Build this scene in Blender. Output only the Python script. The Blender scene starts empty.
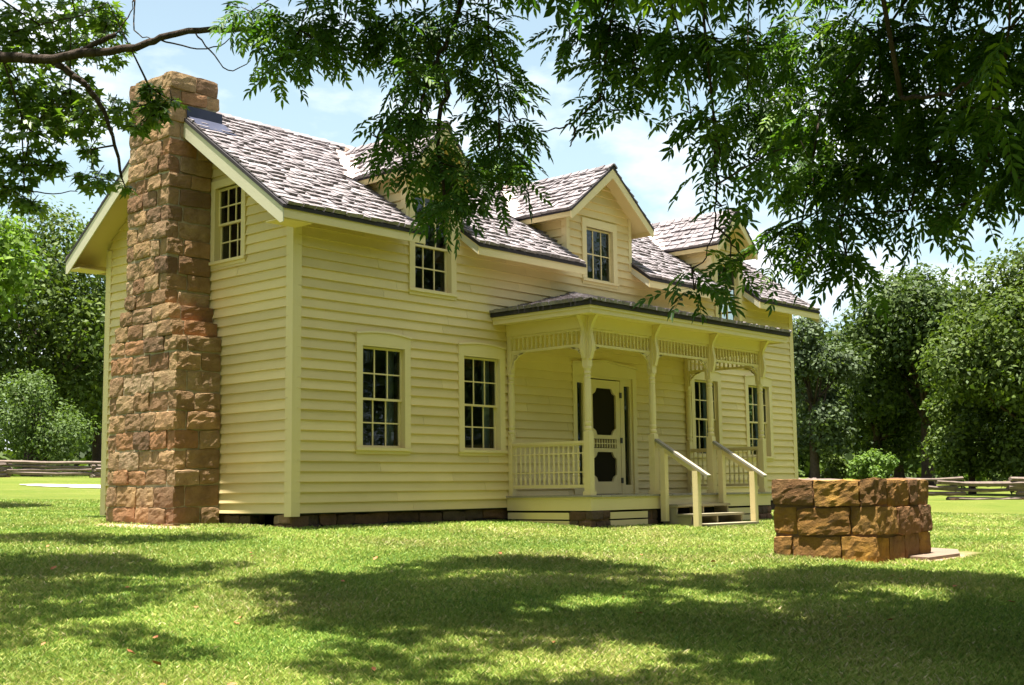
import bpy, math, random
import numpy as np
from mathutils import Vector, Matrix, noise

# ------------------------------------------------------------------ camera, light, exposure
C = bpy.context.scene.collection
scene = bpy.context.scene

def make_camera():
    yaw, pitch, roll = 0.84242, 0.1175, -0.0125
    f = Vector((math.sin(yaw)*math.cos(pitch), math.cos(yaw)*math.cos(pitch), math.sin(pitch)))
    r = Vector((math.cos(yaw), -math.sin(yaw), 0)); u = r.cross(f)
    c, s = math.cos(roll), math.sin(roll)
    r2 = c*r + s*u; u2 = -s*r + c*u
    cam = bpy.data.cameras.new('camera'); o = bpy.data.objects.new('camera', cam); C.objects.link(o)
    m = Matrix(((r2.x, u2.x, -f.x, -11.0899), (r2.y, u2.y, -f.y, -14.0627), (r2.z, u2.z, -f.z, 0.2866), (0, 0, 0, 1)))
    o.matrix_world = m
    cam.sensor_width = 36; cam.lens = 1250.7/1024*36
    cam.clip_start = 0.1; cam.clip_end = 3000
    scene.camera = o
make_camera()

SUN = Vector((-0.102, -0.02, 0.99)).normalized()
def make_light():
    w = bpy.data.worlds.new('World'); scene.world = w; w.use_nodes = True
    nt = w.node_tree; nt.nodes.clear()
    out = nt.nodes.new('ShaderNodeOutputWorld'); bg = nt.nodes.new('ShaderNodeBackground')
    sky = nt.nodes.new('ShaderNodeTexSky'); sky.sky_type = 'NISHITA'; sky.sun_disc = False
    sky.sun_elevation = math.asin(SUN.z); sky.sun_rotation = math.atan2(SUN.x, SUN.y)
    sky.air_density = 1.0; sky.dust_density = 3.0; sky.ozone_density = 1.2
    # soft summer clouds
    tc = nt.nodes.new('ShaderNodeTexCoord'); mp = nt.nodes.new('ShaderNodeMapping')
    mp.inputs['Scale'].default_value = (2.2, 2.2, 5.0); mp.inputs['Location'].default_value = (0.35, 0.9, 0.2)
    n = nt.nodes.new('ShaderNodeTexNoise'); n.inputs['Scale'].default_value = 1.7; n.inputs['Detail'].default_value = 7; n.inputs['Roughness'].default_value = .55
    rp = nt.nodes.new('ShaderNodeValToRGB'); rp.color_ramp.elements[0].position = .49; rp.color_ramp.elements[1].position = .66
    mix = nt.nodes.new('ShaderNodeMixRGB'); mix.inputs[2].default_value = (8, 8.2, 8.4, 1)
    L = nt.links.new
    L(tc.outputs['Generated'], mp.inputs[0]); L(mp.outputs[0], n.inputs['Vector']); L(n.outputs['Fac'], rp.inputs[0])
    # summer haze whitening the lowest part of the sky
    sx = nt.nodes.new('ShaderNodeSeparateXYZ'); hz = nt.nodes.new('ShaderNodeMapRange'); hz.inputs[1].default_value = .22; hz.inputs[2].default_value = .62; hz.inputs[3].default_value = .88; hz.inputs[4].default_value = 0
    hm = nt.nodes.new('ShaderNodeMixRGB'); hm.inputs[2].default_value = (3.9, 5.3, 5.9, 1)
    L(tc.outputs['Generated'], sx.inputs[0]); L(sx.outputs['Z'], hz.inputs[0]); L(hz.outputs[0], hm.inputs[0]); L(sky.outputs[0], hm.inputs[1])
    L(rp.outputs[0], mix.inputs[0]); L(hm.outputs[0], mix.inputs[1]); L(mix.outputs[0], bg.inputs[0]); L(bg.outputs[0], out.inputs[0])
    bg.inputs[1].default_value = 0.05
    s = bpy.data.lights.new('sun', 'SUN'); s.energy = 5.0; s.angle = math.radians(0.53); s.color = (1, .955, .88)
    o = bpy.data.objects.new('sun', s); C.objects.link(o)
    o.rotation_euler = (-SUN).to_track_quat('-Z', 'Y').to_euler(); o.location = (0, 0, 40)
make_light()
scene.view_settings.view_transform = 'Standard'; scene.view_settings.look = 'None'
scene.view_settings.exposure = 1.96; scene.view_settings.gamma = 1
scene.render.resolution_x = 1024; scene.render.resolution_y = 685
scene.render.engine = 'CYCLES'
try:
    scene.cycles.max_bounces = 8; scene.cycles.transparent_max_bounces = 12
except Exception: pass

# ------------------------------------------------------------------ helpers
rnd = random.Random(7)
def tag(o, label=None, cat=None, group=None, kind=None):
    if label: o['label'] = label
    if cat: o['category'] = cat
    if group: o['group'] = group
    if kind: o['kind'] = kind
    return o
def thing(name, label, cat, loc=(0, 0, 0), group=None):
    o = bpy.data.objects.new(name, None); C.objects.link(o); o.location = loc; o.empty_display_size = .3
    return tag(o, label, cat, group)

class MB:
    """collects shapes; build() links them as ONE mesh object"""
    def __init__(s): s.v = []; s.f = []; s.r = []
    def add(s, vs, fs, r=None):
        b = len(s.v); s.v += [tuple(v) for v in vs]
        r = rnd.random() if r is None else r
        for f in fs: s.f.append([b+i for i in f]); s.r.append(r)
    def box(s, x0, x1, y0, y1, z0, z1, r=None):
        s.add([(x0,y0,z0),(x1,y0,z0),(x1,y1,z0),(x0,y1,z0),(x0,y0,z1),(x1,y0,z1),(x1,y1,z1),(x0,y1,z1)],
              [(0,3,2,1),(4,5,6,7),(0,1,5,4),(1,2,6,5),(2,3,7,6),(3,0,4,7)], r)
    def hexa(s, p, r=None):   # bottom 4 then top 4, ccw
        s.add(p, [(0,3,2,1),(4,5,6,7),(0,1,5,4),(1,2,6,5),(2,3,7,6),(3,0,4,7)], r)
    def prism(s, poly, a, b, axis, r=None):   # poly in the two other axes, extruded along axis a..b
        n = len(poly)
        def P(t, q):
            if axis == 0: return (t, q[0], q[1])
            if axis == 1: return (q[0], t, q[1])
            return (q[0], q[1], t)
        vs = [P(a, q) for q in poly] + [P(b, q) for q in poly]
        fs = [tuple(range(n))[::-1], tuple(range(n, 2*n))] + [(i, (i+1) % n, n+(i+1) % n, n+i) for i in range(n)]
        s.add(vs, fs, r)
    def bar(s, p, q, w, h, up=(0,0,1), r=None):
        p = Vector(p); q = Vector(q); d = (q-p).normalized(); up = Vector(up)
        sx = d.cross(up).normalized()*w/2; uz = sx.cross(d).normalized()*h/2
        s.hexa([p-sx-uz, p+sx-uz, q+sx-uz, q-sx-uz, p-sx+uz, p+sx+uz, q+sx+uz, q-sx+uz], r)
    def lathe(s, x, y, prof, n=8, r=None):
        vs = []; fs = []
        for rr, z in prof:
            for i in range(n):
                a = 2*math.pi*(i+.5)/n; vs.append((x+rr*math.cos(a), y+rr*math.sin(a), z))
        for k in range(len(prof)-1):
            for i in range(n):
                j = (i+1) % n; fs.append((k*n+i, k*n+j, (k+1)*n+j, (k+1)*n+i))
        fs.append(tuple(range(n))[::-1]); fs.append(tuple(range((len(prof)-1)*n, len(prof)*n)))
        s.add(vs, fs, r)
    def tube(s, pts, rad, n=6, r=None):
        pts = [Vector(p) for p in pts]; vs = []; fs = []
        if not hasattr(rad, '__len__'): rad = [rad]*len(pts)
        ref = Vector((.3, .2, 1))
        for k, p in enumerate(pts):
            d = (pts[min(k+1, len(pts)-1)]-pts[max(k-1, 0)])
            if d.length < 1e-6: d = Vector((0, 0, 1))
            d.normalize(); a = d.cross(ref)
            if a.length < .05: a = d.cross(Vector((1, 0, 0)))
            a.normalize(); b = d.cross(a)
            for i in range(n):
                t = 2*math.pi*i/n; vs.append(p+(a*math.cos(t)+b*math.sin(t))*rad[k])
        for k in range(len(pts)-1):
            for i in range(n):
                j = (i+1) % n; fs.append((k*n+i, k*n+j, (k+1)*n+j, (k+1)*n+i))
        fs.append(tuple(range(n))[::-1]); fs.append(tuple(range((len(pts)-1)*n, len(pts)*n)))
        s.add(vs, fs, r)
    def build(s, name, mat, parent=None, smooth=False):
        me = bpy.data.meshes.new(name); me.from_pydata(s.v, [], s.f); me.update()
        a = me.attributes.new('rnd', 'FLOAT', 'FACE'); a.data.foreach_set('value', s.r)
        if smooth: me.polygons.foreach_set('use_smooth', [True]*len(s.f))
        return link(name, me, mat, parent)
def link(name, me, mat, parent=None):
    o = bpy.data.objects.new(name, me); C.objects.link(o)
    if mat: me.materials.append(mat)
    if parent:
        o.parent = parent
        q = parent; off = Vector(q.location)
        while q.parent: q = q.parent; off += Vector(q.location)
        o.location = -off          # vertices are given in world coordinates
    return o
def np_mesh(name, V, F, R, mat, parent=None, nv=None, smooth=False):
    """V (n,3), F (m,k) one polygon size, R per-face random"""
    me = bpy.data.meshes.new(name); m, k = F.shape
    me.vertices.add(len(V)); me.vertices.foreach_set('co', V.astype(np.float32).ravel())
    me.loops.add(m*k); me.loops.foreach_set('vertex_index', F.astype(np.int32).ravel())
    me.polygons.add(m); me.polygons.foreach_set('loop_start', np.arange(0, m*k, k, dtype=np.int32))
    try: me.polygons.foreach_set('loop_total', np.full(m, k, dtype=np.int32))
    except Exception: pass
    me.update(calc_edges=True)
    a = me.attributes.new('rnd', 'FLOAT', 'FACE'); a.data.foreach_set('value', R.astype(np.float32))
    if smooth: me.polygons.foreach_set('use_smooth', np.ones(m, dtype=bool))
    return link(name, me, mat, parent)

# ------------------------------------------------------------------ materials
def mat(name, base, rough=.7, var=.0, noise_amt=0., noise_scale=3., col2=None, bump=0., bump_scale=20., spec=.3, transl=0., hue_cols=None, metallic=0.):
    m = bpy.data.materials.new(name); m.use_nodes = True; nt = m.node_tree; L = nt.links.new
    b = nt.nodes['Principled BSDF']; b.inputs['Roughness'].default_value = rough
    b.inputs['Specular IOR Level'].default_value = spec; b.inputs['Metallic'].default_value = metallic
    at = nt.nodes.new('ShaderNodeAttribute'); at.attribute_name = 'rnd'
    if hue_cols:
        rp = nt.nodes.new('ShaderNodeValToRGB'); e = rp.color_ramp.elements
        while len(e) < len(hue_cols): e.new(.5)
        for i, c in enumerate(hue_cols): e[i].position = i/(len(hue_cols)-1); e[i].color = (*c, 1)
        L(at.outputs['Fac'], rp.inputs[0]); col = rp.outputs[0]
    else:
        rgb = nt.nodes.new('ShaderNodeRGB'); rgb.outputs[0].default_value = (*base, 1); col = rgb.outputs[0]
    tc = nt.nodes.new('ShaderNodeTexCoord')
    if noise_amt:
        n = nt.nodes.new('ShaderNodeTexNoise'); n.inputs['Scale'].default_value = noise_scale; n.inputs['Detail'].default_value = 6; n.inputs['Roughness'].default_value = .65
        L(tc.outputs['Object'], n.inputs['Vector'])
        r2 = nt.nodes.new('ShaderNodeMapRange'); r2.inputs[1].default_value = .35; r2.inputs[2].default_value = .7; r2.inputs[3].default_value = 0; r2.inputs[4].default_value = noise_amt
        L(n.outputs['Fac'], r2.inputs[0])
        mx = nt.nodes.new('ShaderNodeMixRGB'); mx.inputs[2].default_value = (*(col2 or tuple(c*.5 for c in base)), 1)
        L(r2.outputs[0], mx.inputs[0]); L(col, mx.inputs[1]); col = mx.outputs[0]
    if var:
        mr = nt.nodes.new('ShaderNodeMapRange'); mr.inputs[3].default_value = 1-var; mr.inputs[4].default_value = 1+var
        L(at.outputs['Fac'], mr.inputs[0])
        hv = nt.nodes.new('ShaderNodeHueSaturation'); L(mr.outputs[0], hv.inputs['Value']); L(col, hv.inputs['Color']); col = hv.outputs[0]
    L(col, b.inputs['Base Color'])
    if bump:
        n2 = nt.nodes.new('ShaderNodeTexNoise'); n2.inputs['Scale'].default_value = bump_scale; n2.inputs['Detail'].default_value = 8; n2.inputs['Roughness'].default_value = .7
        L(tc.outputs['Object'], n2.inputs['Vector'])
        bp = nt.nodes.new('ShaderNodeBump'); bp.inputs['Strength'].default_value = bump; bp.inputs['Distance'].default_value = .03
        L(n2.outputs['Fac'], bp.inputs['Height']); L(bp.outputs[0], b.inputs['Normal'])
    if transl:
        t = nt.nodes.new('ShaderNodeBsdfTranslucent'); ms = nt.nodes.new('ShaderNodeMixShader'); ms.inputs[0].default_value = transl
        g = nt.nodes.new('ShaderNodeMixRGB'); g.blend_type = 'MULTIPLY'; g.inputs[0].default_value = 1; g.inputs[2].default_value = (1.35, 1.5, .55, 1)
        L(col, g.inputs[1]); L(g.outputs[0], t.inputs[0])
        out = nt.nodes['Material Output']; L(b.outputs[0], ms.inputs[1]); L(t.outputs[0], ms.inputs[2]); L(ms.outputs[0], out.inputs[0])
    return m

M = {}
M['paint'] = mat('yellow_paint', (.70, .555, .265), .6, .09, .5, 1.3, (.61, .475, .215), .12, 60, .3)
M['trim'] = mat('yellow_trim_paint', (.72, .59, .30), .55, .03, .35, 2, (.64, .51, .24), .08, 60, .35)
M['cream'] = mat('cream_board_paint', (.58, .54, .38), .6, .02, .3, 2, (.48, .44, .3), .08, 50, .3)
M['shingle'] = mat('weathered_cedar_shake', None, .85, .12, .5, 9, (.14, .115, .11), .5, 45, .2,
                   hue_cols=[(.16, .14, .14), (.25, .225, .23), (.20, .175, .175), (.30, .275, .28), (.18, .155, .155), (.27, .245, .25)])
M['deck'] = mat('dark_roof_boards', (.035, .03, .032), .9, .1)
M['flash'] = mat('dull_tin_flashing', (.62, .52, .46), .55, .05, .3, 6, (.5, .4, .36))
M['lead'] = mat('dark_lead_flashing', (.035, .04, .07), .5, .05, .3, 6)
M['stone'] = mat('brown_sandstone', None, .9, .16, .75, 5, (.15, .08, .04), .8, 22, .2,
                 hue_cols=[(.34, .205, .10), (.41, .275, .14), (.24, .13, .065), (.43, .31, .185), (.36, .23, .105), (.14, .085, .05), (.39, .25, .125), (.30, .15, .07)])
M['ochre'] = mat('ochre_sandstone', None, .9, .15, .8, 5, (.13, .06, .025), 1.0, 20, .2,
                 hue_cols=[(.31, .16, .04), (.42, .22, .035), (.17, .095, .045), (.38, .21, .045), (.15, .085, .045), (.29, .135, .04)])
M['mortar'] = mat('lime_mortar', (.40, .34, .23), .95, .05, .6, 8, (.22, .16, .11), .6, 30)
M['mortar_dark'] = mat('dark_old_mortar', (.15, .085, .045), .95, .05, .6, 8, (.1, .06, .04), .6, 30)
M['found'] = mat('shaded_foundation_stone', None, .95, .15, .6, 7, (.05, .035, .025), .9, 20, .15, hue_cols=[(.15, .085, .05), (.11, .08, .06), (.19, .10, .06)])  # sandstone darkened to stand in for the shade under the siding
M['dark'] = mat('cavity_shade_black', (.012, .010, .009), .95)  # near-black colour standing in for shade inside hollows
M['screen'] = mat('dark_wire_screen', (.02, .017, .009), .9, 0, .4, 200, (.03, .025, .013), spec=.05)
M['iron'] = mat('black_iron', (.015, .015, .017), .45, spec=.5)
M['floor'] = mat('grey_porch_boards', (.34, .30, .22), .7, .1, .4, 5)
M['tread'] = mat('worn_step_boards', (.30, .26, .16), .75, .1, .6, 4, (.2, .17, .11))
M['rail'] = mat('bleached_rail_top', (.30, .27, .20), .6, .05, .4, 6, (.22, .20, .15), spec=.2)
M['curtain'] = mat('pale_curtain_cloth', (.42, .45, .5), .9)
M['bark'] = mat('dark_bark', (.075, .055, .042), .95, .1, .8, 9, (.028, .021, .016), 1.0, 30, .1)
M['twig'] = mat('pale_dry_twig', (.45, .36, .27), .9)
M['fence'] = mat('weathered_split_rail', (.20, .155, .125), .9, .25, .7, 5, (.10, .075, .062), .8, 18, .1)
M['path'] = mat('pale_gravel_path', (.42, .38, .36), .9, 0, .5, 4, (.4, .35, .32), .4, 60)
M['slab'] = mat('weathered_concrete', (.20, .145, .10), .9, 0, .7, 3, (.13, .09, .06), .4, 40)
M['pecan'] = mat('pecan_leaf', None, .55, .22, spec=.3, transl=.38, hue_cols=[(.036, .085, .012), (.055, .125, .016), (.08, .155, .02), (.045, .10, .014), (.14, .22, .022)])
M['maple'] = mat('maple_leaf', None, .4, .22, spec=.5, transl=.38, hue_cols=[(.07, .135, .02), (.095, .17, .024), (.13, .205, .028), (.085, .15, .02), (.17, .235, .032)])
def leafmat(n, a, b, c, tr=.3): return mat(n, None, .6, .25, spec=.2, transl=tr, hue_cols=[a, b, c, a])
M['lf_dark'] = leafmat('dark_oak_leaf', (.032, .058, .012), (.049, .079, .015), (.068, .099, .018), .26)
M['lf_mid'] = leafmat('mid_green_leaf', (.05, .083, .015), (.07, .105, .018), (.094, .127, .022), .28)
M['lf_lite'] = leafmat('bright_green_leaf', (.075, .135, .024), (.10, .165, .03), (.13, .19, .035))
M['lf_grey'] = leafmat('grey_green_leaf', (.055, .082, .034), (.07, .10, .042), (.09, .118, .052), .26)
M['lf_sage'] = leafmat('sage_green_leaf', (.065, .105, .028), (.085, .13, .034), (.105, .15, .042), .3)
M['lf_yel'] = leafmat('yellow_green_leaf', (.09, .16, .02), (.12, .20, .025), (.15, .23, .03), .4)
M['dryleaf'] = mat('dry_fallen_leaf', None, .8, .2, hue_cols=[(.38, .10, .03), (.45, .16, .05), (.30, .14, .07), (.5, .22, .09)])
def glass_mat():
    m = bpy.data.materials.new('old_window_glass'); m.use_nodes = True; nt = m.node_tree; L = nt.links.new
    nt.nodes.clear(); out = nt.nodes.new('ShaderNodeOutputMaterial')
    g = nt.nodes.new('ShaderNodeBsdfGlossy'); g.inputs['Roughness'].default_value = .02; g.inputs[0].default_value = (.9, .95, 1, 1)
    t = nt.nodes.new('ShaderNodeBsdfTransparent'); t.inputs[0].default_value = (.72, .78, .76, 1)
    fr = nt.nodes.new('ShaderNodeFresnel'); fr.inputs[0].default_value = 1.55
    n = nt.nodes.new('ShaderNodeTexNoise'); n.inputs['Scale'].default_value = 3.5; n.inputs['Detail'].default_value = 1
    tc = nt.nodes.new('ShaderNodeTexCoord'); L(tc.outputs['Object'], n.inputs['Vector'])
    bp = nt.nodes.new('ShaderNodeBump'); bp.inputs['Strength'].default_value = .12; bp.inputs['Distance'].default_value = .03; L(n.outputs['Fac'], bp.inputs['Height'])
    L(bp.outputs[0], g.inputs['Normal']); mx = nt.nodes.new('ShaderNodeMixShader')
    L(fr.outputs[0], mx.inputs[0]); L(t.outputs[0], mx.inputs[1]); L(g.outputs[0], mx.inputs[2]); L(mx.outputs[0], out.inputs[0])
    return m
M['glass'] = glass_mat()

# ------------------------------------------------------------------ ground
def sp(t, k):
    t = np.asarray(t, float)
    return np.where(t*k > 30, t, np.log1p(np.exp(np.minimum(t*k, 30)))/k)
def ground(x, y):
    x = np.asarray(x, float); y = np.asarray(y, float)
    z = -0.2 + 0*x
    z = z - .06*(sp(-y, 3)-sp(-y-2.5, 3)) - .028*(sp(-y-2.5, 1)-sp(-y-14, 1))
    q = x*.746+y*.666
    z = z - .048*(sp(-4-q, 1)-sp(-20-q, 1))
    z = z + .02*sp(y, 2)+.024*sp(y-6, 1)-.044*sp(y-36, .25)
    return z
def gz(x, y): return float(ground(x, y))

def ground_mat():
    m = bpy.data.materials.new('lawn_soil_and_turf'); m.use_nodes = True; nt = m.node_tree; L = nt.links.new
    b = nt.nodes['Principled BSDF']; b.inputs['Roughness'].default_value = .9; b.inputs['Specular IOR Level'].default_value = .15
    geo = nt.nodes.new('ShaderNodeNewGeometry')
    def nz(s, d=6, r=.6):
        n = nt.nodes.new('ShaderNodeTexNoise'); n.inputs['Scale'].default_value = s; n.inputs['Detail'].default_value = d; n.inputs['Roughness'].default_value = r
        L(geo.outputs['Position'], n.inputs['Vector']); return n.outputs['Fac']
    def ramp(fac, a, b_, p0, p1):
        r = nt.nodes.new('ShaderNodeValToRGB'); e = r.color_ramp.elements
        e[0].position = p0; e[1].position = p1; e[0].color = (*a, 1); e[1].color = (*b_, 1); L(fac, r.inputs[0]); return r.outputs[0]
    big = ramp(nz(.35), (.095, .140, .014), (.160, .180, .03), .35, .68)
    fine = ramp(nz(24, 8, .75), (.5, .55, .5), (1.25, 1.2, 1.15), .3, .7)
    mu = nt.nodes.new('ShaderNodeMixRGB'); mu.blend_type = 'MULTIPLY'; mu.inputs[0].default_value = .8; L(big, mu.inputs[1]); L(fine, mu.inputs[2])
    dry = ramp(nz(1.7), (0, 0, 0), (1, 1, 1), .58, .78)
    md = nt.nodes.new('ShaderNodeMixRGB'); md.inputs[2].default_value = (.30, .25, .10, 1); L(mu.outputs[0], md.inputs[1])
    sc = nt.nodes.new('ShaderNodeMath'); sc.operation = 'MULTIPLY'; sc.inputs[1].default_value = .45; L(dry, sc.inputs[0]); L(sc.outputs[0], md.inputs[0])
    col = md.outputs[0]
    # bare soil at the chimney foot and beside the well
    for px, py, rx, ry in ((-1.15, 2.0, .55, 1.5), (1.75, -7.9, .55, .45), (2.6, -8.05, 1.2, .35)):
        mp = nt.nodes.new('ShaderNodeMapping'); mp.vector_type = 'POINT'
        mp.inputs['Location'].default_value = (-px/rx, -py/ry, 0); mp.inputs['Scale'].default_value = (1/rx, 1/ry, 0)
        L(geo.outputs['Position'], mp.inputs[0]); ln = nt.nodes.new('ShaderNodeVectorMath'); ln.operation = 'LENGTH'; L(mp.outputs[0], ln.inputs[0])
        ad = nt.nodes.new('ShaderNodeMath'); ad.operation = 'MULTIPLY_ADD'; ad.inputs[1].default_value = 1.2; L(nz(3), ad.inputs[0]); L(ln.outputs['Value'], ad.inputs[2])
        r = ramp(ad.outputs[0], (1, 1, 1), (0, 0, 0), .6, 1.0)
        # ramp input is clamped to 0..1, so halve the distance measure
        hv = nt.nodes.new('ShaderNodeMath'); hv.operation = 'MULTIPLY'; hv.inputs[1].default_value = .55; L(ad.outputs[0], hv.inputs[0])
        r = ramp(hv.outputs[0], (1, 1, 1), (0, 0, 0), .62, .9)
        mm = nt.nodes.new('ShaderNodeMixRGB'); mm.inputs[2].default_value = (.50, .34, .22, 1); L(r, mm.inputs[0]); L(col, mm.inputs[1]); col = mm.outputs[0]
    L(col, b.inputs['Base Color'])
    bp = nt.nodes.new('ShaderNodeBump'); bp.inputs['Strength'].default_value = .9; bp.inputs['Distance'].default_value = .05
    L(nz(38, 8, .8), bp.inputs['Height']); L(bp.outputs[0], b.inputs['Normal'])
    return m
def make_ground():
    u = np.linspace(-1, 1, 241); a = 5.2
    X = 500*np.sinh(a*u)/np.sinh(a); Y = 500*np.sinh(a*u)/np.sinh(a)
    gx, gy = np.meshgrid(X, Y-3, indexing='ij'); V = np.stack([gx, gy, ground(gx, gy)], -1).reshape(-1, 3)
    n = len(u); i, j = np.meshgrid(np.arange(n-1), np.arange(n-1), indexing='ij'); k = (i*n+j).ravel()
    F = np.stack([k, k+n, k+n+1, k+1], -1)
    o = np_mesh('ground', V, F, np.zeros(len(F)), ground_mat(), None, smooth=True); tag(o, kind='structure')
make_ground()
def make_path():
    c = [(22, 14.5), (15, 16.0), (11, 17.6), (9.0, 19.4), (8.0, 21.2), (7.6, 22.4)]; w = [1.3, 1.4, 1.5, 1.5, 1.1, .4]
    pts = []; N = 40
    for i in range(N+1):
        t = i/N*(len(c)-1); k = min(int(t), len(c)-2); s = t-k
        pts.append((c[k][0]*(1-s)+c[k+1][0]*s, c[k][1]*(1-s)+c[k+1][1]*s, w[k]*(1-s)+w[k+1]*s))
    vs = []; fs = []
    for i, (x, y, ww) in enumerate(pts):
        a = pts[max(i-1, 0)]; b = pts[min(i+1, N)]; dx, dy = b[0]-a[0], b[1]-a[1]; l = math.hypot(dx, dy)
        nx, ny = dy/l, -dx/l; ww *= 1+.12*math.sin(i*1.7)
        for s in np.linspace(-1, 1, 5): X, Y = x+nx*ww*s, y+ny*ww*s; vs.append((X, Y, gz(X, Y)+.02))
    for i in range(N):
        for j in range(4): k = i*5+j; fs.append((k, k+1, k+6, k+5))
    m = MB(); m.add(vs, fs, .5)
    tag(m.build('path', M['path']), kind='structure')
make_path()

# ------------------------------------------------------------------ the farmhouse
HL, HW = 14.2, 4.98
EO, RO = .43, .525                      # eave and rake overhang
ZE, SL = 4.28, .709                     # roof deck top at the eave, slope
def roof_z(y): return ZE + SL*(y+EO)
def roof_y(z): return (z-ZE)/SL - EO
house = thing('farmhouse', 'pale yellow clapboard farmhouse with three dormers, a spindlework porch and a stone end chimney', 'house', (7.1, 2.5, -.2))
ROW = .147
front = lambda u, o, z: (u, -o, z)
back = lambda u, o, z: (u, HW+o, z)
left = lambda u, o, z: (-o, u, z)
right = lambda u, o, z: (HL+o, u, z)
def fbox(mb, mp, u0, u1, o0, o1, z0, z1, r=None):
    p = [mp(u0, o1, z0), mp(u1, o1, z0), mp(u1, o0, z0), mp(u0, o0, z0), mp(u0, o1, z1), mp(u1, o1, z1), mp(u1, o0, z1), mp(u0, o0, z1)]
    mb.hexa(p, r)
def siding(mb, mp, z0, z1, lo, hi, holes=(), zref=0.0, joint=True):
    """overlapping boards; lo(z), hi(z) bound the wall, holes are (u0,u1,z0,z1)"""
    k = int(math.floor((z0-zref)/ROW+1e-6))
    while zref+k*ROW < z1-1e-6:
        a, b = zref+k*ROW, zref+(k+1)*ROW; za, zb = max(a, z0), min(b, z1)
        cuts = sorted({za, zb, *[h[2] for h in holes if za < h[2] < zb], *[h[3] for h in holes if za < h[3] < zb]})
        joints = []
        if joint:
            u = lo(za)+rnd.uniform(1.2, 4.5)
            while u < hi(za)-1: joints.append(u); u += rnd.uniform(2.6, 5)
        rr = [rnd.random() for _ in range(len(joints)+1)]
        lean = [rnd.uniform(-.002, .003) for _ in rr]
        for ca, cb in zip(cuts[:-1], cuts[1:]):
            if cb-ca < 1e-4: continue
            mid = (ca+cb)/2
            hs = sorted((h[0], h[1]) for h in holes if h[2] < mid < h[3])
            segs = []; cur = None
            edges = [(lo(ca), lo(cb))]+[None]
            la, lb, ha, hb = lo(ca), lo(cb), hi(ca), hi(cb)
            if hb-lb < -1e-3 and ha-la < 1e-3: continue
            if hb < lb: lb = hb = (lb+hb)/2
            pieces = []; sa, sb = la, lb
            for h0, h1 in hs:
                if h0 > sa: pieces.append((sa, h0, sb, h0))
                sa = sb = max(h1, sa)
            pieces.append((sa, ha, sb, hb))
            for p0a, p1a, p0b, p1b in pieces:
                js = [j for j in joints if p0a+.05 < j < min(p1a, p1b)-.05 and j > p0b+.05]
                xs = [(p0a, p0b)]+[(j, j) for j in js]+[(p1a, p1b)]
                for (xa, xb), (ya, yb) in zip(xs[:-1], xs[1:]):
                    if ya-xa < 1e-3: continue
                    ji = sum(1 for j in joints if j <= xa+1e-6)
                    o0 = .005+.033*(1-(ca-a)/ROW)+lean[ji]; o1 = .005+.033*(1-(cb-a)/ROW)
                    g = .002
                    vs = [mp(xa+g, o0, ca), mp(ya-g, o0, ca), mp(ya-g, -.02, ca), mp(xa+g, -.02, ca), mp(xb+g, o1, cb), mp(yb-g, o1, cb), mp(yb-g, -.02, cb), mp(xb+g, -.02, cb)]
                    mb.hexa(vs, rr[ji])
        k += 1

# openings (u0,u1,z0,z1) on the front wall
FW = {'w1': (1.275, 2.135, .945, 2.465), 'w2': (3.45, 4.31, .945, 2.465), 'w3': (10.14, 11.0, .945, 2.465), 'w4': (12.2, 13.06, .945, 2.465),
      'ua': (2.36, 3.17, 3.45, 4.99), 'ub': (6.72, 7.52, 4.12, 5.1), 'uc': (11.13, 11.94, 3.45, 4.99), 'door': (6.36, 8.04, .19, 2.34)}
holes = list(FW.values())
DORM = [(2.80, .60, .78, 5.33, 6.13, .30), (7.14, .97, 1.25, 5.26, 6.25, .35), (11.54, .60, .78, 5.33, 6.13, .30)]  # cx, half wall, half roof, tip z, peak z, overhang

w = MB(); siding(w, front, 0, 4.41, lambda z: .06, lambda z: HL-.06, holes)
wall_front = w.build('wall', M['paint'], house)
w = MB(); siding(w, back, 0, 4.41, lambda z: .06, lambda z: HL-.06, [(2, 2.9, .93, 2.44), (6.6, 7.5, .1, 2.2), (11, 11.9, .93, 2.44)])
w.build('wall', M['paint'], house)
GW = (1.2, 1.87, 3.81, 4.95)
def g_lo(z): return max(.06, roof_y(z+.10)) if z > 4.3 else .06
def g_hi(z): return HW-g_lo(z)
for mp, hh in ((left, [GW]), (right, [GW, (1.0, 1.9, .93, 2.44)])):
    w = MB(); siding(w, mp, 0, 6.2, g_lo, g_hi, hh); w.build('wall', M['paint'], house)
for h in [(2, 2.9, .93, 2.44), (6.6, 7.5, .1, 2.2), (11, 11.9, .93, 2.44)]:
    w = MB(); fbox(w, back, h[0]-.1, h[1]+.1, 0, .04, h[2]-.1, h[3]+.15); w.build('shutter', M['trim'], house)
# corner boards
for x, y, sx, sy in ((0, 0, -1, -1), (HL, 0, 1, -1), (0, HW, -1, 1), (HL, HW, 1, 1)):
    m = MB(); t = .036
    a, b = (x-t, x+.12) if sx < 0 else (x-.12, x+t)
    m.box(a, b, y-t if sy < 0 else y, y if sy < 0 else y+t, -.045, 4.44)
    a, b = (x-t, x) if sx < 0 else (x, x+t)
    if sy < 0: m.box(a, b, y+.0005, y+.12, -.045, 4.40)
    else: m.box(a, b, y-.12, y-.0005, -.045, 4.40)
    m.build('corner_board', M['trim'], house)
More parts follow.
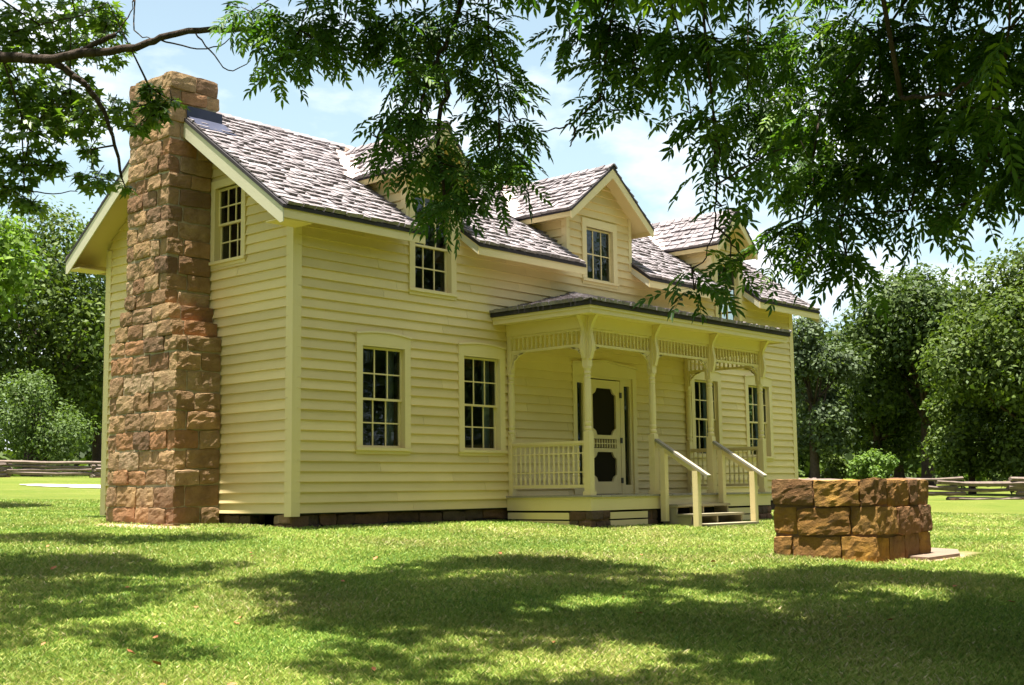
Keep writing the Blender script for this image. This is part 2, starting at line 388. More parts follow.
# inside: floors and dark partition so the rooms read as rooms
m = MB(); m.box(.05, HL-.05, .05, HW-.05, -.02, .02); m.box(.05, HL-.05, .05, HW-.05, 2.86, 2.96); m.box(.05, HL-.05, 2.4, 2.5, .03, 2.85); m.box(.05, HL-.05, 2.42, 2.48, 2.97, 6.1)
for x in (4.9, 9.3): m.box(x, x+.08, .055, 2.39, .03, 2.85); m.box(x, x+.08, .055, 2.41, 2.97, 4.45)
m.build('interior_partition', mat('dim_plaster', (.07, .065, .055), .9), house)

# ---- foundation
def stone(mb, x0, x1, y0, y1, z0, z1, k=5, rough=.012, rd=.010, face=None):
    cx, cy, cz = (x0+x1)/2, (y0+y1)/2, (z0+z1)/2; h = ((x1-x0)/2, (y1-y0)/2, (z1-z0)/2)
    idx = {}; vs = []; sd = rnd.uniform(0, 50); rv = rnd.random()
    # slightly out of square
    sk = [rnd.uniform(-.012, .012) for _ in range(4)]
    def vert(i, j, l):
        key = (i, j, l)
        if key in idx: return idx[key]
        q = [2*i/k-1, 2*j/k-1, 2*l/k-1]; p = [0, 0, 0]
        for ax in range(3):
            o1, o2 = q[(ax+1) % 3], q[(ax+2) % 3]
            sh = rd*(max(abs(o1), 0)**5+abs(o2)**5)*.5*abs(q[ax])**3
            p[ax] = q[ax]*max(h[ax]-sh, h[ax]*.6)
        P = Vector((cx+p[0], cy+p[1], cz+p[2]+sk[0]*q[0]+sk[1]*q[1]))
        nv = noise.noise_vector(P*5.5+Vector((sd, sd, sd)))*rough*.8 + noise.noise_vector(P*15+Vector((sd, 0, 0)))*rough*.8
        idx[key] = len(vs); vs.append(P+nv); return idx[key]
    fs = []
    for a in range(k):
        for b in range(k):
            for s in (0, k):
                f = [vert(s, a, b), vert(s, a+1, b), vert(s, a+1, b+1), vert(s, a, b+1)]; fs.append(f if s else f[::-1])
                f = [vert(a, s, b), vert(a+1, s, b), vert(a+1, s, b+1), vert(a, s, b+1)]; fs.append(f[::-1] if s else f)
                f = [vert(a, b, s), vert(a+1, b, s), vert(a+1, b+1, s), vert(a, b+1, s)]; fs.append(f if s else f[::-1])
    mb.add(vs, fs, rv)
def courses(z0, z1, h, jit=.2):
    out = [z0]
    while out[-1] < z1-h*.6: out.append(out[-1]+h*rnd.uniform(1-jit, 1+jit))
    s = (z1-z0)/(out[-1]-z0); return [z0+(z-z0)*s for z in out]
def split(a, b, l, jit=.35):
    n = max(1, round((b-a)/l)); ws = [rnd.uniform(1-jit, 1+jit) for _ in range(n)]; t = sum(ws); o = [a]
    for q in ws: o.append(o[-1]+q/t*(b-a))
    o[-1] = b; return o
def stonework(ms, mc, x0, x1, y0, y1, z0, z1, h=.26, l=.42, d=.2, faces='lfb', gap=.013, prot=.024, rough=.012, k=5, inset=.02, jit=.35, cj=.2):
    cs = courses(z0, z1, h, cj)
    for ci, (a, b) in enumerate(zip(cs[:-1], cs[1:])):
        odd = ci % 2
        for f in faces:
            if f in 'lr':
                u0, u1 = (y0, y1) if not odd else (y0+(d if 'f' in faces else 0), y1-(d if 'b' in faces else 0))
            else:
                u0, u1 = (x0, x1) if odd else (x0+(d if 'l' in faces else 0), x1-(d if 'r' in faces else 0))
            if u1-u0 < .08: continue
            us = split(u0, u1, l, jit)
            for p, q in zip(us[:-1], us[1:]):
                t = rnd.uniform(-.006, prot); g = gap/2
                jz = rnd.uniform(-.008, .008)
                zz = (a+g+jz, b-g+jz)
                if f == 'l': stone(ms, x0-t, x0+d, p+g, q-g, *zz, k=k, rough=rough)
                if f == 'r': stone(ms, x1-d, x1+t, p+g, q-g, *zz, k=k, rough=rough)
                if f == 'f': stone(ms, p+g, q-g, y0-t, y0+d, *zz, k=k, rough=rough)
                if f == 'b': stone(ms, p+g, q-g, y1-d, y1+t, *zz, k=k, rough=rough)
    mc.box(x0+inset, x1-inset*('r' in faces), y0+inset*('f' in faces), y1-inset*('b' in faces), z0, z1-.02)
ms = MB(); mc = MB()
stonework(ms, mc, .02, 14.1, .04, .3, -.52, -.02, h=.17, l=.5, d=.16, faces='f', k=4, rough=.02)
stonework(ms, mc, .03, .3, .98, HW-.05, -.5, -.02, h=.17, l=.4, d=.16, faces='lf', k=4, rough=.02)
stonework(ms, mc, 13.8, 14.16, .31, HW-.05, -.5, -.02, h=.3, l=.6, d=.16, faces='r', k=3)
stonework(ms, mc, .32, 13.7, HW-.3, HW-.04, -.3, -.02, h=.3, l=.7, d=.16, faces='b', k=3)
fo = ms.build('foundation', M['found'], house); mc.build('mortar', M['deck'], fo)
ms = MB(); mc = MB(); stonework(ms, mc, -.01, .3, -.0, .4, -.5, -.022, h=.13, l=.25, d=.14, faces='lb', k=4)
fo = ms.build('foundation_pier', M['stone'], house); mc.build('mortar', M['mortar_dark'], fo)

# ---- windows
def window(mp, o, zm, cols, rows, head='plain', curtain=False, cw=.12, sill_d=.095, hh=.165, arch=.045, single=False, clip=None):
    u0, u1, z0, z1 = o; rec = .022
    c = MB()
    fbox(c, mp, u0-cw, u0, -.03, .05, z0-.0, z1); fbox(c, mp, u1, u1+cw, -.03, .05, z0, z1)
    zt = z1+hh
    um = (u0+u1)/2
    if head == 'arch':
        n = 8; us = [u0-cw-.012+(u1-u0+2*cw+.024)*i/n for i in range(n+1)]
        zs = [zt+arch*(1-((u-um)/(um-us[0]))**2) for u in us]
        for i in range(n):
            a, b = us[i], us[i+1]; aa, bb = max(a, u0-cw), min(b, u1+cw)
            c.hexa([mp(aa, .052, z1), mp(bb, .052, z1), mp(bb, -.03, z1), mp(aa, -.03, z1), mp(aa, .052, zs[i]), mp(bb, .052, zs[i+1]), mp(bb, -.03, zs[i+1]), mp(aa, -.03, zs[i])], .5)
            c.hexa([mp(a, .075, zs[i]+.002), mp(b, .075, zs[i+1]+.002), mp(b, -.02, zs[i+1]+.002), mp(a, -.02, zs[i]+.002), mp(a, .07, zs[i]+.032), mp(b, .07, zs[i+1]+.032), mp(b, -.02, zs[i+1]+.032), mp(a, -.02, zs[i]+.032)], .9)
    else:
        fbox(c, mp, u0-cw, u1+cw, -.03, .052, z1, zt-.001)
        if head == 'cap': fbox(c, mp, u0-cw-.015, u1+cw+.015, -.02, .085, zt, zt+.04)
    f = c.build('window', M['trim'], house)
    j = MB()   # reveal boards
    fbox(j, mp, u0-.02, u0-.001, -.062, -.031, z0, z1); fbox(j, mp, u1+.001, u1+.02, -.062, -.031, z0, z1)
    fbox(j, mp, u0-.02, u1+.02, -.062, -.031, z1+.001, z1+.02)
    j.build('reveal', M['trim'], f)
    s = MB(); fbox(s, mp, u0-cw-.015, u1+cw+.015, -.062, .075, z0-.045, z0-.001)
    fbox(s, mp, u0-cw, u1+cw, -.02, .04, z0-sill_d, z0-.046)
    s.build('sill', M['trim'], f)
    def sash(za, zb, oo, rws):
        st = .034; t = .032; b = MB()
        fbox(b, mp, u0+.001, u0+st, oo-t, oo, za, zb); fbox(b, mp, u1-st, u1-.001, oo-t, oo, za, zb)
        fbox(b, mp, u0+st, u1-st, oo-t, oo, za, za+st); fbox(b, mp, u0+st, u1-st, oo-t, oo, zb-st, zb)
        for i in range(1, cols):
            u = u0+st+(u1-u0-2*st)*i/cols; fbox(b, mp, u-.010, u+.010, oo-.025, oo-.004, za+st, zb-st)
        for i in range(1, rws):
            z = za+st+(zb-za-2*st)*i/rws; fbox(b, mp, u0+st, u1-st, oo-.0245, oo-.0045, z-.010, z+.010)
        b.build('sash', M['trim'], f)
        gl = MB(); p = oo-.017; ti = rnd.uniform(-.003, .003)
        gl.add([mp(u0+st, p+ti, za+st), mp(u1-st, p-ti, za+st), mp(u1-st, p-ti, zb-st), mp(u0+st, p+ti, zb-st)], [(3, 2, 1, 0) if mp in (left, back) else (0, 1, 2, 3)], .5)
        gl.build('pane', M['glass'], f)
    if single: sash(z0+.002, z1-.002, -rec, rows)
    else:
        sash(zm-.018, z1-.002, -rec+.0, rows); sash(z0+.002, zm+.018, -rec-.036, rows)
    if curtain:
        cu = MB(); n = 14; a, b = u1-.16, u1+.02; pts = []
        for i in range(n+1):
            u = a+(b-a)*i/n; pts.append((u, -.22-.018*math.sin(i*1.9)))
        for (p, q), (p2, q2) in zip(pts[:-1], pts[1:]):
            cu.add([mp(p, q, z0-.05), mp(p2, q2, z0-.05), mp(p2, q2, z1+.05), mp(p, q, z1+.05)], [(0, 1, 2, 3)], .5)
        cu.build('curtain', M['curtain'], f)
for k in ('w1', 'w2', 'w3', 'w4'): window(front, FW[k], 1.675, 3, 2, 'arch', curtain=True)
window(front, FW['ua'], 4.165, 3, 2, 'cap', cw=.118, hh=.16); window(front, FW['uc'], 4.165, 3, 2, 'cap', cw=.118, hh=.16)
window(front, FW['ub'], 0, 3, 2, 'plain', cw=.125, hh=.15, single=True)
window(left, GW, 4.385, 3, 2, 'plain', cw=.1, hh=.12); window(right, GW, 4.385, 3, 2, 'plain', cw=.1, hh=.12)
window(right, (1.0, 1.9, .93, 2.44), 1.675, 3, 2, 'plain')

# ---- front door with its surround
u0, u1 = FW['door'][:2]; c = MB()
fbox(c, front, u0-.11, u0, -.03, .044, .191, 2.34); fbox(c, front, u1, u1+.11, -.03, .044, .191, 2.34)
um = (u0+u1)/2
c.prism([(u0-.11, 2.34), (u1+.11, 2.34), (u1+.11, 2.53), (um, 2.615), (u0-.11, 2.53)], -.046, .03, 1, .5)
for a, b in (((u0-.14, 2.531), (um, 2.619)), ((um, 2.619), (u1+.14, 2.531))):
    c.hexa([(a[0], -.08, a[1]), (b[0], -.08, b[1]), (b[0], .02, b[1]), (a[0], .02, a[1]), (a[0], -.075, a[1]+.035), (b[0], -.075, b[1]+.035), (b[0], .02, b[1]+.035), (a[0], .02, a[1]+.035)], .8)
ds = c.build('door_surround', M['trim'], house)
c = MB()
for a, b in ((6.36, 6.375), (6.565, 6.715), (7.685, 7.80), (7.975, 8.04)): fbox(c, front, a, b, -.07, .012, .192, 2.3)
for a, b in ((6.375, 6.565), (7.80, 7.975)): fbox(c, front, a, b, -.07, .0115, .192, .36); fbox(c, front, a, b, -.07, .0115, 2.2, 2.3)
fbox(c, front, 6.36, 8.04, -.07, .0125, 2.301, 2.3395); c.build('jamb', M['trim'], ds)
for a, b in ((6.375, 6.565), (7.80, 7.975)):
    c = MB(); c.add([front(a, -.03, .36), front(b, -.03, .36), front(b, -.03, 2.2), front(a, -.03, 2.2)], [(0, 1, 2, 3)], .5); c.build('sidelight', M['glass'], ds)
def opening_frame(mb, x0, x1, z0, z1, X0, X1, Z0, Z1, o0, o1, rc):
    """board X0..X1 x Z0..Z1 with an opening whose corners are scalloped inward"""
    fbox(mb, front, X0, x0, o0, o1, Z0, Z1); fbox(mb, front, x1, X1, o0, o1, Z0, Z1)
    fbox(mb, front, x0, x1, o0, o1, Z0, z0); fbox(mb, front, x0, x1, o0, o1, z1, Z1)
    for cx, sx in ((x0, 1), (x1, -1)):
        for cz, sz in ((z0, 1), (z1, -1)):
            poly = [(cx, cz)]
            for i in range(7):
                t = i/6*math.pi/2; r = rc*(.98 if i in (0, 6) else .86)
                poly.append((cx+sx*r*math.cos(t), cz+sz*r*math.sin(t)))
            n = len(poly)
            vs = [front(p[0], o1-.002, p[1]) for p in poly]+[front(p[0], o0, p[1]) for p in poly]
            fs = [tuple(range(n)), tuple(range(n, 2*n))]+[(i, (i+1) % n, n+(i+1) % n, n+i) for i in range(n)]
            mb.add(vs, fs, .5)
d = MB(); X0, X1 = 6.722, 7.678
opening_frame(d, X0+.13, X1-.13, 1.27, 2.13, X0, X1, 1.2, 2.28, -.03, .008, .13)
opening_frame(d, X0+.13, X1-.13, .42, .96, X0, X1, .2, 1.03, -.03, .008, .13)
fbox(d, front, X0, X0+.13, -.03, .0075, 1.03, 1.2); fbox(d, front, X1-.13, X1, -.03, .0075, 1.03, 1.2)
for i in range(9):
    x = X0+.13+.696*(i+.5)/9; fbox(d, front, x-.012, x+.012, -.02, .005, 1.04, 1.19)
fbox(d, front, X0+.13, X1-.13, -.021, .004, 1.105, 1.125)
door = d.build('screen_door', M['trim'], house)
s = MB(); fbox(s, front, X0+.1, X1-.1, -.036, -.031, .4, 2.15); s.build('screen', M['screen'], door)
for z in (.44, 1.18, 2.02):
    s = MB(); fbox(s, front, X1-.02, X1+.035, .0125, .028, z-.05, z+.05); s.build('hinge', M['iron'], door)
s = MB(); fbox(s, front, X0+.03, X0+.06, .008, .05, 1.06, 1.2); s.build('handle', M['iron'], door)

# ---- roof
def shakes(mb, O, U, V, N, ulen, vlen, allowed=None, expo=.162, wmin=.07, wmax=.15, lift=.0):
    O, U, V, N = Vector(O), Vector(U).normalized(), Vector(V).normalized(), Vector(N).normalized()
    rows = max(1, round(vlen/expo)); expo = vlen/rows
    for k in range(rows):
        u = -rnd.uniform(0, .1)
        while u < ulen:
            w = rnd.uniform(wmin, wmax); a, b = max(u, 0), min(u+w, ulen); u += w+rnd.choice((.004, .008, .014))
            if b-a < .03: continue
            jit = rnd.uniform(-.016, .014); v0 = k*expo+jit-(.03 if k == 0 else 0); v1 = (k+1)*expo+.04
            v1 = min(v1, vlen+.01)
            if allowed and not allowed((a+b)/2, (k+.45)*expo): continue
            t0 = rnd.uniform(.016, .052) if k else rnd.uniform(.045, .065); t1 = .006; tw = rnd.uniform(-.005, .005)
            P = lambda uu, vv, nn: O+U*uu+V*vv+N*(nn+lift)
            base = .002
            vs = [P(a, v0, base), P(b, v0, base), P(b, v1, base), P(a, v1, base), P(a, v0, t0+tw), P(b, v0, t0-tw), P(b, v1, t1), P(a, v1, t1)]
            mb.add(vs, [(4, 5, 6, 7), (0, 1, 5, 4), (1, 2, 6, 5), (3, 0, 4, 7)])
ca, sa = 1/math.hypot(1, SL), SL/math.hypot(1, SL)
run = HW/2+EO; slen = run/ca
def in_dormer(x, y):
    z = roof_z(y)
    for cx, hw, hr, zt, zp, ov in DORM:
        if abs(x-cx) < hw+.02 and y < roof_y(zt): return True
        s = (zp-zt)/hr
        if z >= zt-.12 and abs(x-cx) < (zp-z)/s+.2: return True
    return False
r = MB()
shakes(r, (-RO, -EO-.02, ZE), (1, 0, 0), (0, ca, sa), (0, -sa, ca), HL+2*RO, slen+.02, lambda u, v: not in_dormer(u-RO, -EO+v*ca) and not (-.05 < u-RO+.03 and u-RO < .12 and -EO+v*ca > 1.95) and not (u-RO < .1 and -EO+v*ca > 1.95))
shakes(r, (HL+RO, HW+EO+.02, ZE), (-1, 0, 0), (0, -ca, sa), (0, sa, ca), HL+2*RO, slen+.02, lambda u, v: not (HL+RO-u < .1 and EO+HW-v*ca < 3.15))
zr = roof_z(HW/2)
for k in range(int(13.8/.2)):   # ridge caps
    x = .2+k*.2
    if k % 2: a, b = (0, -ca, -sa), (0, -sa, ca)
    for sy in (-1, 1):
        d = Vector((0, sy*ca, -sa)); n = Vector((0, sy*sa, ca)); P0 = Vector((x, HW/2, zr+.035)); e = Vector((.24, 0, 0))
        t = rnd.uniform(.02, .035)
        r.add([P0, P0+e, P0+e+d*.15, P0+d*.15, P0+n*t*.4, P0+e+n*t, P0+e+d*.15+n*t, P0+d*.15+n*t*.4], [(4, 5, 6, 7), (0, 1, 5, 4), (1, 2, 6, 5), (2, 3, 7, 6), (3, 0, 4, 7)])
roof = r.build('roof', M['shingle'], house)
segs = []; x = -RO
for cx, hw, *_ in DORM: segs.append((x, cx-hw)); x = cx+hw
segs.append((x, HL+RO))
dk = MB(); sf = MB(); TH = .055
def slab(mb, x0, x1, ya, yb, top, th, flip=False):
    f = (lambda y: HW-y) if flip else (lambda y: y)
    za, zb = roof_z(ya)-top, roof_z(yb)-top
    p = [(x0, f(ya), za-th), (x1, f(ya), za-th), (x1, f(yb), zb-th), (x0, f(yb), zb-th), (x0, f(ya), za), (x1, f(ya), za), (x1, f(yb), zb), (x0, f(yb), zb)]
    mb.hexa(p, .5)
for a, b in segs: slab(dk, a-(.03 if a < 0 else 0), b+(.03 if b > HL else 0), -EO-.035, HW/2, 0, TH)
for cx, hw, hr, zt, zp, ov in DORM: slab(dk, cx-hw, cx+hw, roof_y(zt)-.1, HW/2, .001, TH)
slab(dk, -RO-.03, HL+RO+.03, -EO-.035, HW/2-.001, 0, TH, True)
dk.build('roof_deck', M['deck'], roof)
for a, b in segs: slab(sf, a+.002, b-.002, -EO+.004, .02, TH+.001, .02)
slab(sf, -RO, HL+RO, -EO+.004, .02, TH+.001, .02, True)
for x0, x1 in ((-RO+.004, .03), (HL-.03, HL+RO-.004)):
    for fl in (False, True): slab(sf, x0, x1, .021, HW/2-.002, TH+.001, .02, fl)
sf.build('soffit', M['paint'], roof)
fa = MB()
for a, b in segs:
    fa.box(a, b, -EO-.016, -EO+.003, 4.075, ZE-TH*1.02)
fa.box(-RO, HL+RO, HW+EO-.003, HW+EO+.016, 4.075, ZE-TH*1.02)
fa.build('fascia', M['trim'], roof)
# closed ends of each length of eave beside the dormers
for i, (a, b) in enumerate(segs):
    for x, s in ((a, 1), (b, -1)):
        if x < -.3 or x > HL+.3: continue
        en = MB(); en.prism([(-EO+.004, 4.08), (-.001, 4.40), (-.001, roof_z(0)-TH-.003), (-EO+.004, ZE-TH-.003)], min(x+s*.003, x+s*.024), max(x+s*.003, x+s*.024), 0, .5); en.build('eave_return', M['cream'], roof)
for x0, x1 in ((-RO-.022, -RO-.001), (HL+RO+.001, HL+RO+.022)):
    for fl in (1, -1):
        b = MB(); f = (lambda y: y) if fl > 0 else (lambda y: HW-y)
        yt = 2.0 if x0 < 0 else HW/2
        if fl < 0 and x0 < 0: yt = HW-3.12-.0
        D = .25
        b.prism([(f(-EO-.02), roof_z(-EO-.02)-TH), (f(yt), roof_z(yt)-TH), (f(yt), roof_z(yt)-TH-D), (f(-EO+.04), roof_z(-EO+.04)-TH-D), (f(-EO-.02), roof_z(-EO-.02)-TH-D+.05)], x0, x1, 0, .5)
        b.build('bargeboard', M['cream'], roof)
        cl = MB()   # boxed return under the eave at the gable corner
        if x0 < 0: cl.box(-RO, .0, f(-EO+.004) if fl > 0 else f(-.037), f(-.037) if fl > 0 else f(-EO+.004), 4.06, 4.08)
        if x0 < 0: cl.build('eave_return', M['paint'], roof)

# ---- dormers
for di, (cx, hw, hr, zt, zp, ov) in enumerate(DORM):
    s = (zp-zt)/hr; zw = zt+(hr-hw)*s
    und = lambda z: max(0.0, min(hw-.03, (zp-.07-z)/s))
    lo = lambda z: cx-und(z)
    hi = lambda z: cx+und(z)
    d = MB(); siding(d, front, 4.41, zp-.1, lo, hi, [FW[('ua', 'ub', 'uc')[di]]], joint=False)
    zc0 = roof_z(0)
    for sx in (-1, 1):
        ch = lambda u, o, z, sx=sx: (cx+sx*(hw-.012+o), u, z)
        siding(d, ch, zc0-.15, zw-.01, lambda z: .012, lambda z: max(.013, roof_y(z)+.03), (), joint=False)
    dm = d.build('dormer', M['paint'], house)
    for sx in (-1, 1):
        d = MB(); xa, xb = sorted((cx+sx*(hw-.07), cx+sx*(hw+.018))); d.box(xa, xb, -.036, -.001, 4.42, zw-.03)
        xa, xb = sorted((cx+sx*(hw-.02), cx+sx*(hw+.0175))); d.box(xa, xb, -.0005, .085, zc0+.01, zw-.03)
        d.build('corner_board', M['trim'], dm)
    cs, ss = hr/math.hypot(hr, zp-zt), (zp-zt)/math.hypot(hr, zp-zt)
    r = MB(); dk = MB(); sfm = MB(); bb = MB(); fl = MB()
    for sx in (-1, 1):
        O = (cx+sx*(hr+.015), -ov-.02, zt-.012); vl = math.hypot(hr, zp-zt)+.015
        shakes(r, O, (0, 1, 0), (-sx*cs, 0, ss), (sx*ss, 0, cs), 3.2, vl, lambda u, v: u-ov-.02 < roof_y(zt+v*ss)-.16, expo=.16)
        T = .05
        P = lambda x, y, z: (cx+sx*x, y, z)
        top = [P(hr+.01, -ov-.03, zt-.01*s), P(hr+.01, roof_y(zt)+.02, zt-.01*s), P(0, roof_y(zp)+.02, zp), P(0, -ov-.03, zp)]
        bot = [(a, b, c-T) for a, b, c in top]
        if sx < 0: top = top[::-1]; bot = bot[::-1]
        dk.hexa(bot+top, .5)
        bot2 = [(a, b, c-T-.002) for a, b, c in [P(hr-.004, -ov+.004, zt), P(hr-.004, roof_y(zt)-.08, zt), P(.002, roof_y(zp)-.12, zp), P(.002, -ov+.004, zp)]]
        bot3 = [(a, b, c-.018) for a, b, c in bot2]
        if sx < 0: bot2 = bot2[::-1]; bot3 = bot3[::-1]
        sfm.hexa(bot3+bot2, .5)
        sfm.box(*sorted((cx+sx*(hr-.018), cx+sx*(hr-.0005))), -ov, roof_y(zt)-.1, zt-.145, zt-T*.9, .5)   # eave board along the side
        D = .165
        b0 = [(cx+sx*(hr+.012), zt-.012*s-.045), (cx, zp-.045), (cx, zp-.045-D*1.12), (cx+sx*(hr-.03), zt+.03*s-.045-D), (cx+sx*(hr+.012), zt-.045-D+.05)]
        bb.prism(b0, -ov-.02, -ov-.001, 1, .5)
        # flashing in the valley
        A = Vector(P(hr, roof_y(zt), zt)); B = Vector(P(0, roof_y(zp), zp)); dv = (B-A).normalized()
        n1 = Vector((0, -sa, ca)); n2 = Vector((sx*ss, 0, cs))
        for n in (n1, n2):
            w_ = n.cross(dv).normalized()
            if (n is n1 and w_.x*sx < 0) or (n is n2 and w_.y > 0): w_ = -w_
            q = [A-dv*.02+n*.014, B+n*.014, B+w_*.16+n*.014, A-dv*.02+w_*.16+n*.014]
            fl.add(q+[p+n*.006 for p in q], [(0, 1, 2, 3), (4, 5, 6, 7), (0, 1, 5, 4), (1, 2, 6, 5), (2, 3, 7, 6), (3, 0, 4, 7)], .5)
    for k in range(int((roof_y(zp)+ov)/.2)):
        y = -ov-.05+k*.2
        for sx in (-1, 1):
            dd = Vector((sx*cs, 0, -ss)); n = Vector((sx*ss, 0, cs)); P0 = Vector((cx, y, zp+.028)); e = Vector((0, .23, 0)); t = rnd.uniform(.018, .035)
            r.add([P0, P0+e, P0+e+dd*.12, P0+dd*.12, P0+n*t, P0+e+n*t*.3, P0+e+dd*.12+n*t*.3, P0+dd*.12+n*t], [(4, 5, 6, 7), (0, 1, 5, 4), (1, 2, 6, 5), (2, 3, 7, 6), (3, 0, 4, 7)])
    ro = r.build('dormer_roof', M['shingle'], dm)
    dk.build('dormer_deck', M['deck'], dm); sfm.build('soffit', M['paint'], dm); bb.build('bargeboard', M['trim'], dm); fl.build('flashing', M['flash'], dm)

# ---- end chimney
ms = MB(); mc = MB()
stonework(ms, mc, -.82, -.03, 1.67, 3.48, -.45, 2.62, h=.262, l=.45, k=7)
stonework(ms, mc, -.82, -.03, 1.77, 3.37, 2.62, 2.86, h=.25, l=.4)
stonework(ms, mc, -.81, -.03, 1.88, 3.25, 2.86, 3.1, h=.25, l=.4)
stonework(ms, mc, -.80, -.03, 1.99, 3.12, 3.1, 6.2, h=.255, l=.4, k=7)
stonework(ms, mc, -.82, .05, 1.97, 3.14, 6.2, 6.68, h=.24, l=.36, faces='lfbr', prot=.035)
chim = ms.build('chimney', M['stone'], house); mc.build('mortar', M['mortar'], chim)
fl = MB(); za, zb = roof_z(1.95)+.05, roof_z(1.95)
fl.prism([(1.962, roof_z(1.96)+.02), (1.962, roof_z(1.96)+.21), (1.955, roof_z(1.96)+.21), (1.955, roof_z(1.96)+.02)], -.52, .12, 0, .5)
fl.prism([(1.62, roof_z(1.62)+.045), (1.955, roof_z(1.955)+.05), (1.955, roof_z(1.955)+.056), (1.62, roof_z(1.62)+.051)], -.50, .16, 0, .5)
fl.build('flashing', M['lead'], chim)
# cap slabs of the chimney
# ---- porch
PX0, PX1, PY, PZ = 4.56, 9.86, -1.708, .19
f = MB(); n = 42
for i in range(n):
    a = PX0-.12+(PX1-PX0+.24)*i/n; b = PX0-.12+(PX1-PX0+.24)*(i+1)/n; f.box(a+.002, b-.002, PY-.12+rnd.uniform(-.006, .004), -.03, PZ-.03, PZ)
pf = f.build('porch_floor', M['floor'], house)
f = MB()
f.box(PX0-.09, PX1+.09, PY-.095, PY-.07, -.05, PZ-.031); f.box(PX0-.09, PX0-.065, PY-.069, -.03, -.05, PZ-.031); f.box(PX1+.065, PX1+.09, PY-.069, -.03, -.05, PZ-.031)
f.build('floor_fascia', M['trim'], pf)
for za, zb in ((-.19, -.083), (-.312, -.213), (-.45, -.33)):
    for bx in ((PX0-.075, PX0-.052, -1.34, -.03), (PX1+.05, PX1+.073, -1.3, -.03), (PX0+.42, 6.0, PY-.08, PY-.057), (8.4, PX1-.4, PY-.08, PY-.057)):
        f = MB(); f.box(*bx, za, zb); f.build('skirt_board', M['trim'], house)
f = MB(); f.box(PX0, PX1, PY+.05, -.06, -.6, -.062); f.build('porch_shade_block', M['dark'], pf)  # solid near-black block in place of the shade below the floor
for x0, x1, y0, y1 in ((PX0-.1, PX0+.4, PY-.1, PY+.34), (PX1-.35, PX1+.1, PY-.1, PY+.34), (6.02, 6.3, PY-.06, PY+.3)):
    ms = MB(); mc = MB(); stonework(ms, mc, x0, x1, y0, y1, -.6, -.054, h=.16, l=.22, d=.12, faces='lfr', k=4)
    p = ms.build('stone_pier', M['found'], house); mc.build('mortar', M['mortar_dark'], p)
def bracket(mb, base, d, size, th=.03):
    """pierced quarter bracket; d = horizontal unit direction away from the post, hanging under z=base.z"""
    B = Vector(base); d = Vector(d); side = Vector((-d.y, d.x, 0))*th/2
    def plate(poly):
        n = len(poly); A = [B+d*p[0]+Vector((0, 0, p[1]))-side for p in poly]+[B+d*p[0]+Vector((0, 0, p[1]))+side for p in poly]
        mb.add(A, [tuple(range(n))[::-1], tuple(range(n, 2*n))]+[(i, (i+1) % n, n+(i+1) % n, n+i) for i in range(n)], .5)
    S = size; w = .028
    plate([(0, 0), (0, -S), (w, -S), (w, 0)]); plate([(w, 0), (w, -w), (S*.9, -w), (S*.9, 0)])
    out = []; inn = []
    for i in range(9):
        t = i/8*math.pi/2; out.append((S*.95*(1-math.sin(t))*1+.0, -S*.95*(1-math.cos(t)))); inn.append((out[-1][0]+.03*math.cos(t+.5), out[-1][1]-.012-.02*math.sin(t)))
    for i in range(8): plate([out[i], out[i+1], inn[i+1], inn[i]])
    cx, cz, R = S*.27, -S*.27, S*.15
    for i in range(10):
        t0, t1 = i/10*2*math.pi, (i+1)/10*2*math.pi
        plate([(cx+R*math.cos(t0), cz+R*math.sin(t0)), (cx+R*math.cos(t1), cz+R*math.sin(t1)), (cx+R*.6*math.cos(t1), cz+R*.6*math.sin(t1)), (cx+R*.6*math.cos(t0), cz+R*.6*math.sin(t0))])
def cornice_bracket(mb, x, y, d, th=.07):
    d = Vector(d); side = Vector((-d.y, d.x, 0))*th/2; B = Vector((x, y, 0))+d*.058
    prof = [(0, 2.36)]
    for i in range(13):
        t = i/12; z = 2.36+t*.69; o = .03+.085*t+.05*math.sin(t*math.pi*2.1+.2)*(.4+.6*t)+.11*max(0, t-.72)
        prof.append((o, z))
    prof.append((0, 3.05)); n = len(prof)
    A = [B+d*p[0]+Vector((0, 0, p[1]))-side for p in prof]+[B+d*p[0]+Vector((0, 0, p[1]))+side for p in prof]
    mb.add(A, [tuple(range(n))[::-1], tuple(range(n, 2*n))]+[(i, (i+1) % n, n+(i+1) % n, n+i) for i in range(n)], .5)
TURN = [(.058, 1.2), (.05, 1.215), (.062, 1.235), (.062, 1.26), (.046, 1.285), (.057, 1.31), (.060, 1.34), (.05, 1.36), (.055, 1.40), (.060, 1.6), (.057, 1.85), (.051, 2.05), (.058, 2.06), (.058, 2.075), (.049, 2.085), (.049, 2.115), (.060, 2.125), (.060, 2.14), (.05, 2.15), (.05, 2.18), (.062, 2.20), (.062, 2.232)]
posts = [(PX0, PY), (6.324, PY), (8.105, PY), (PX1, PY)]
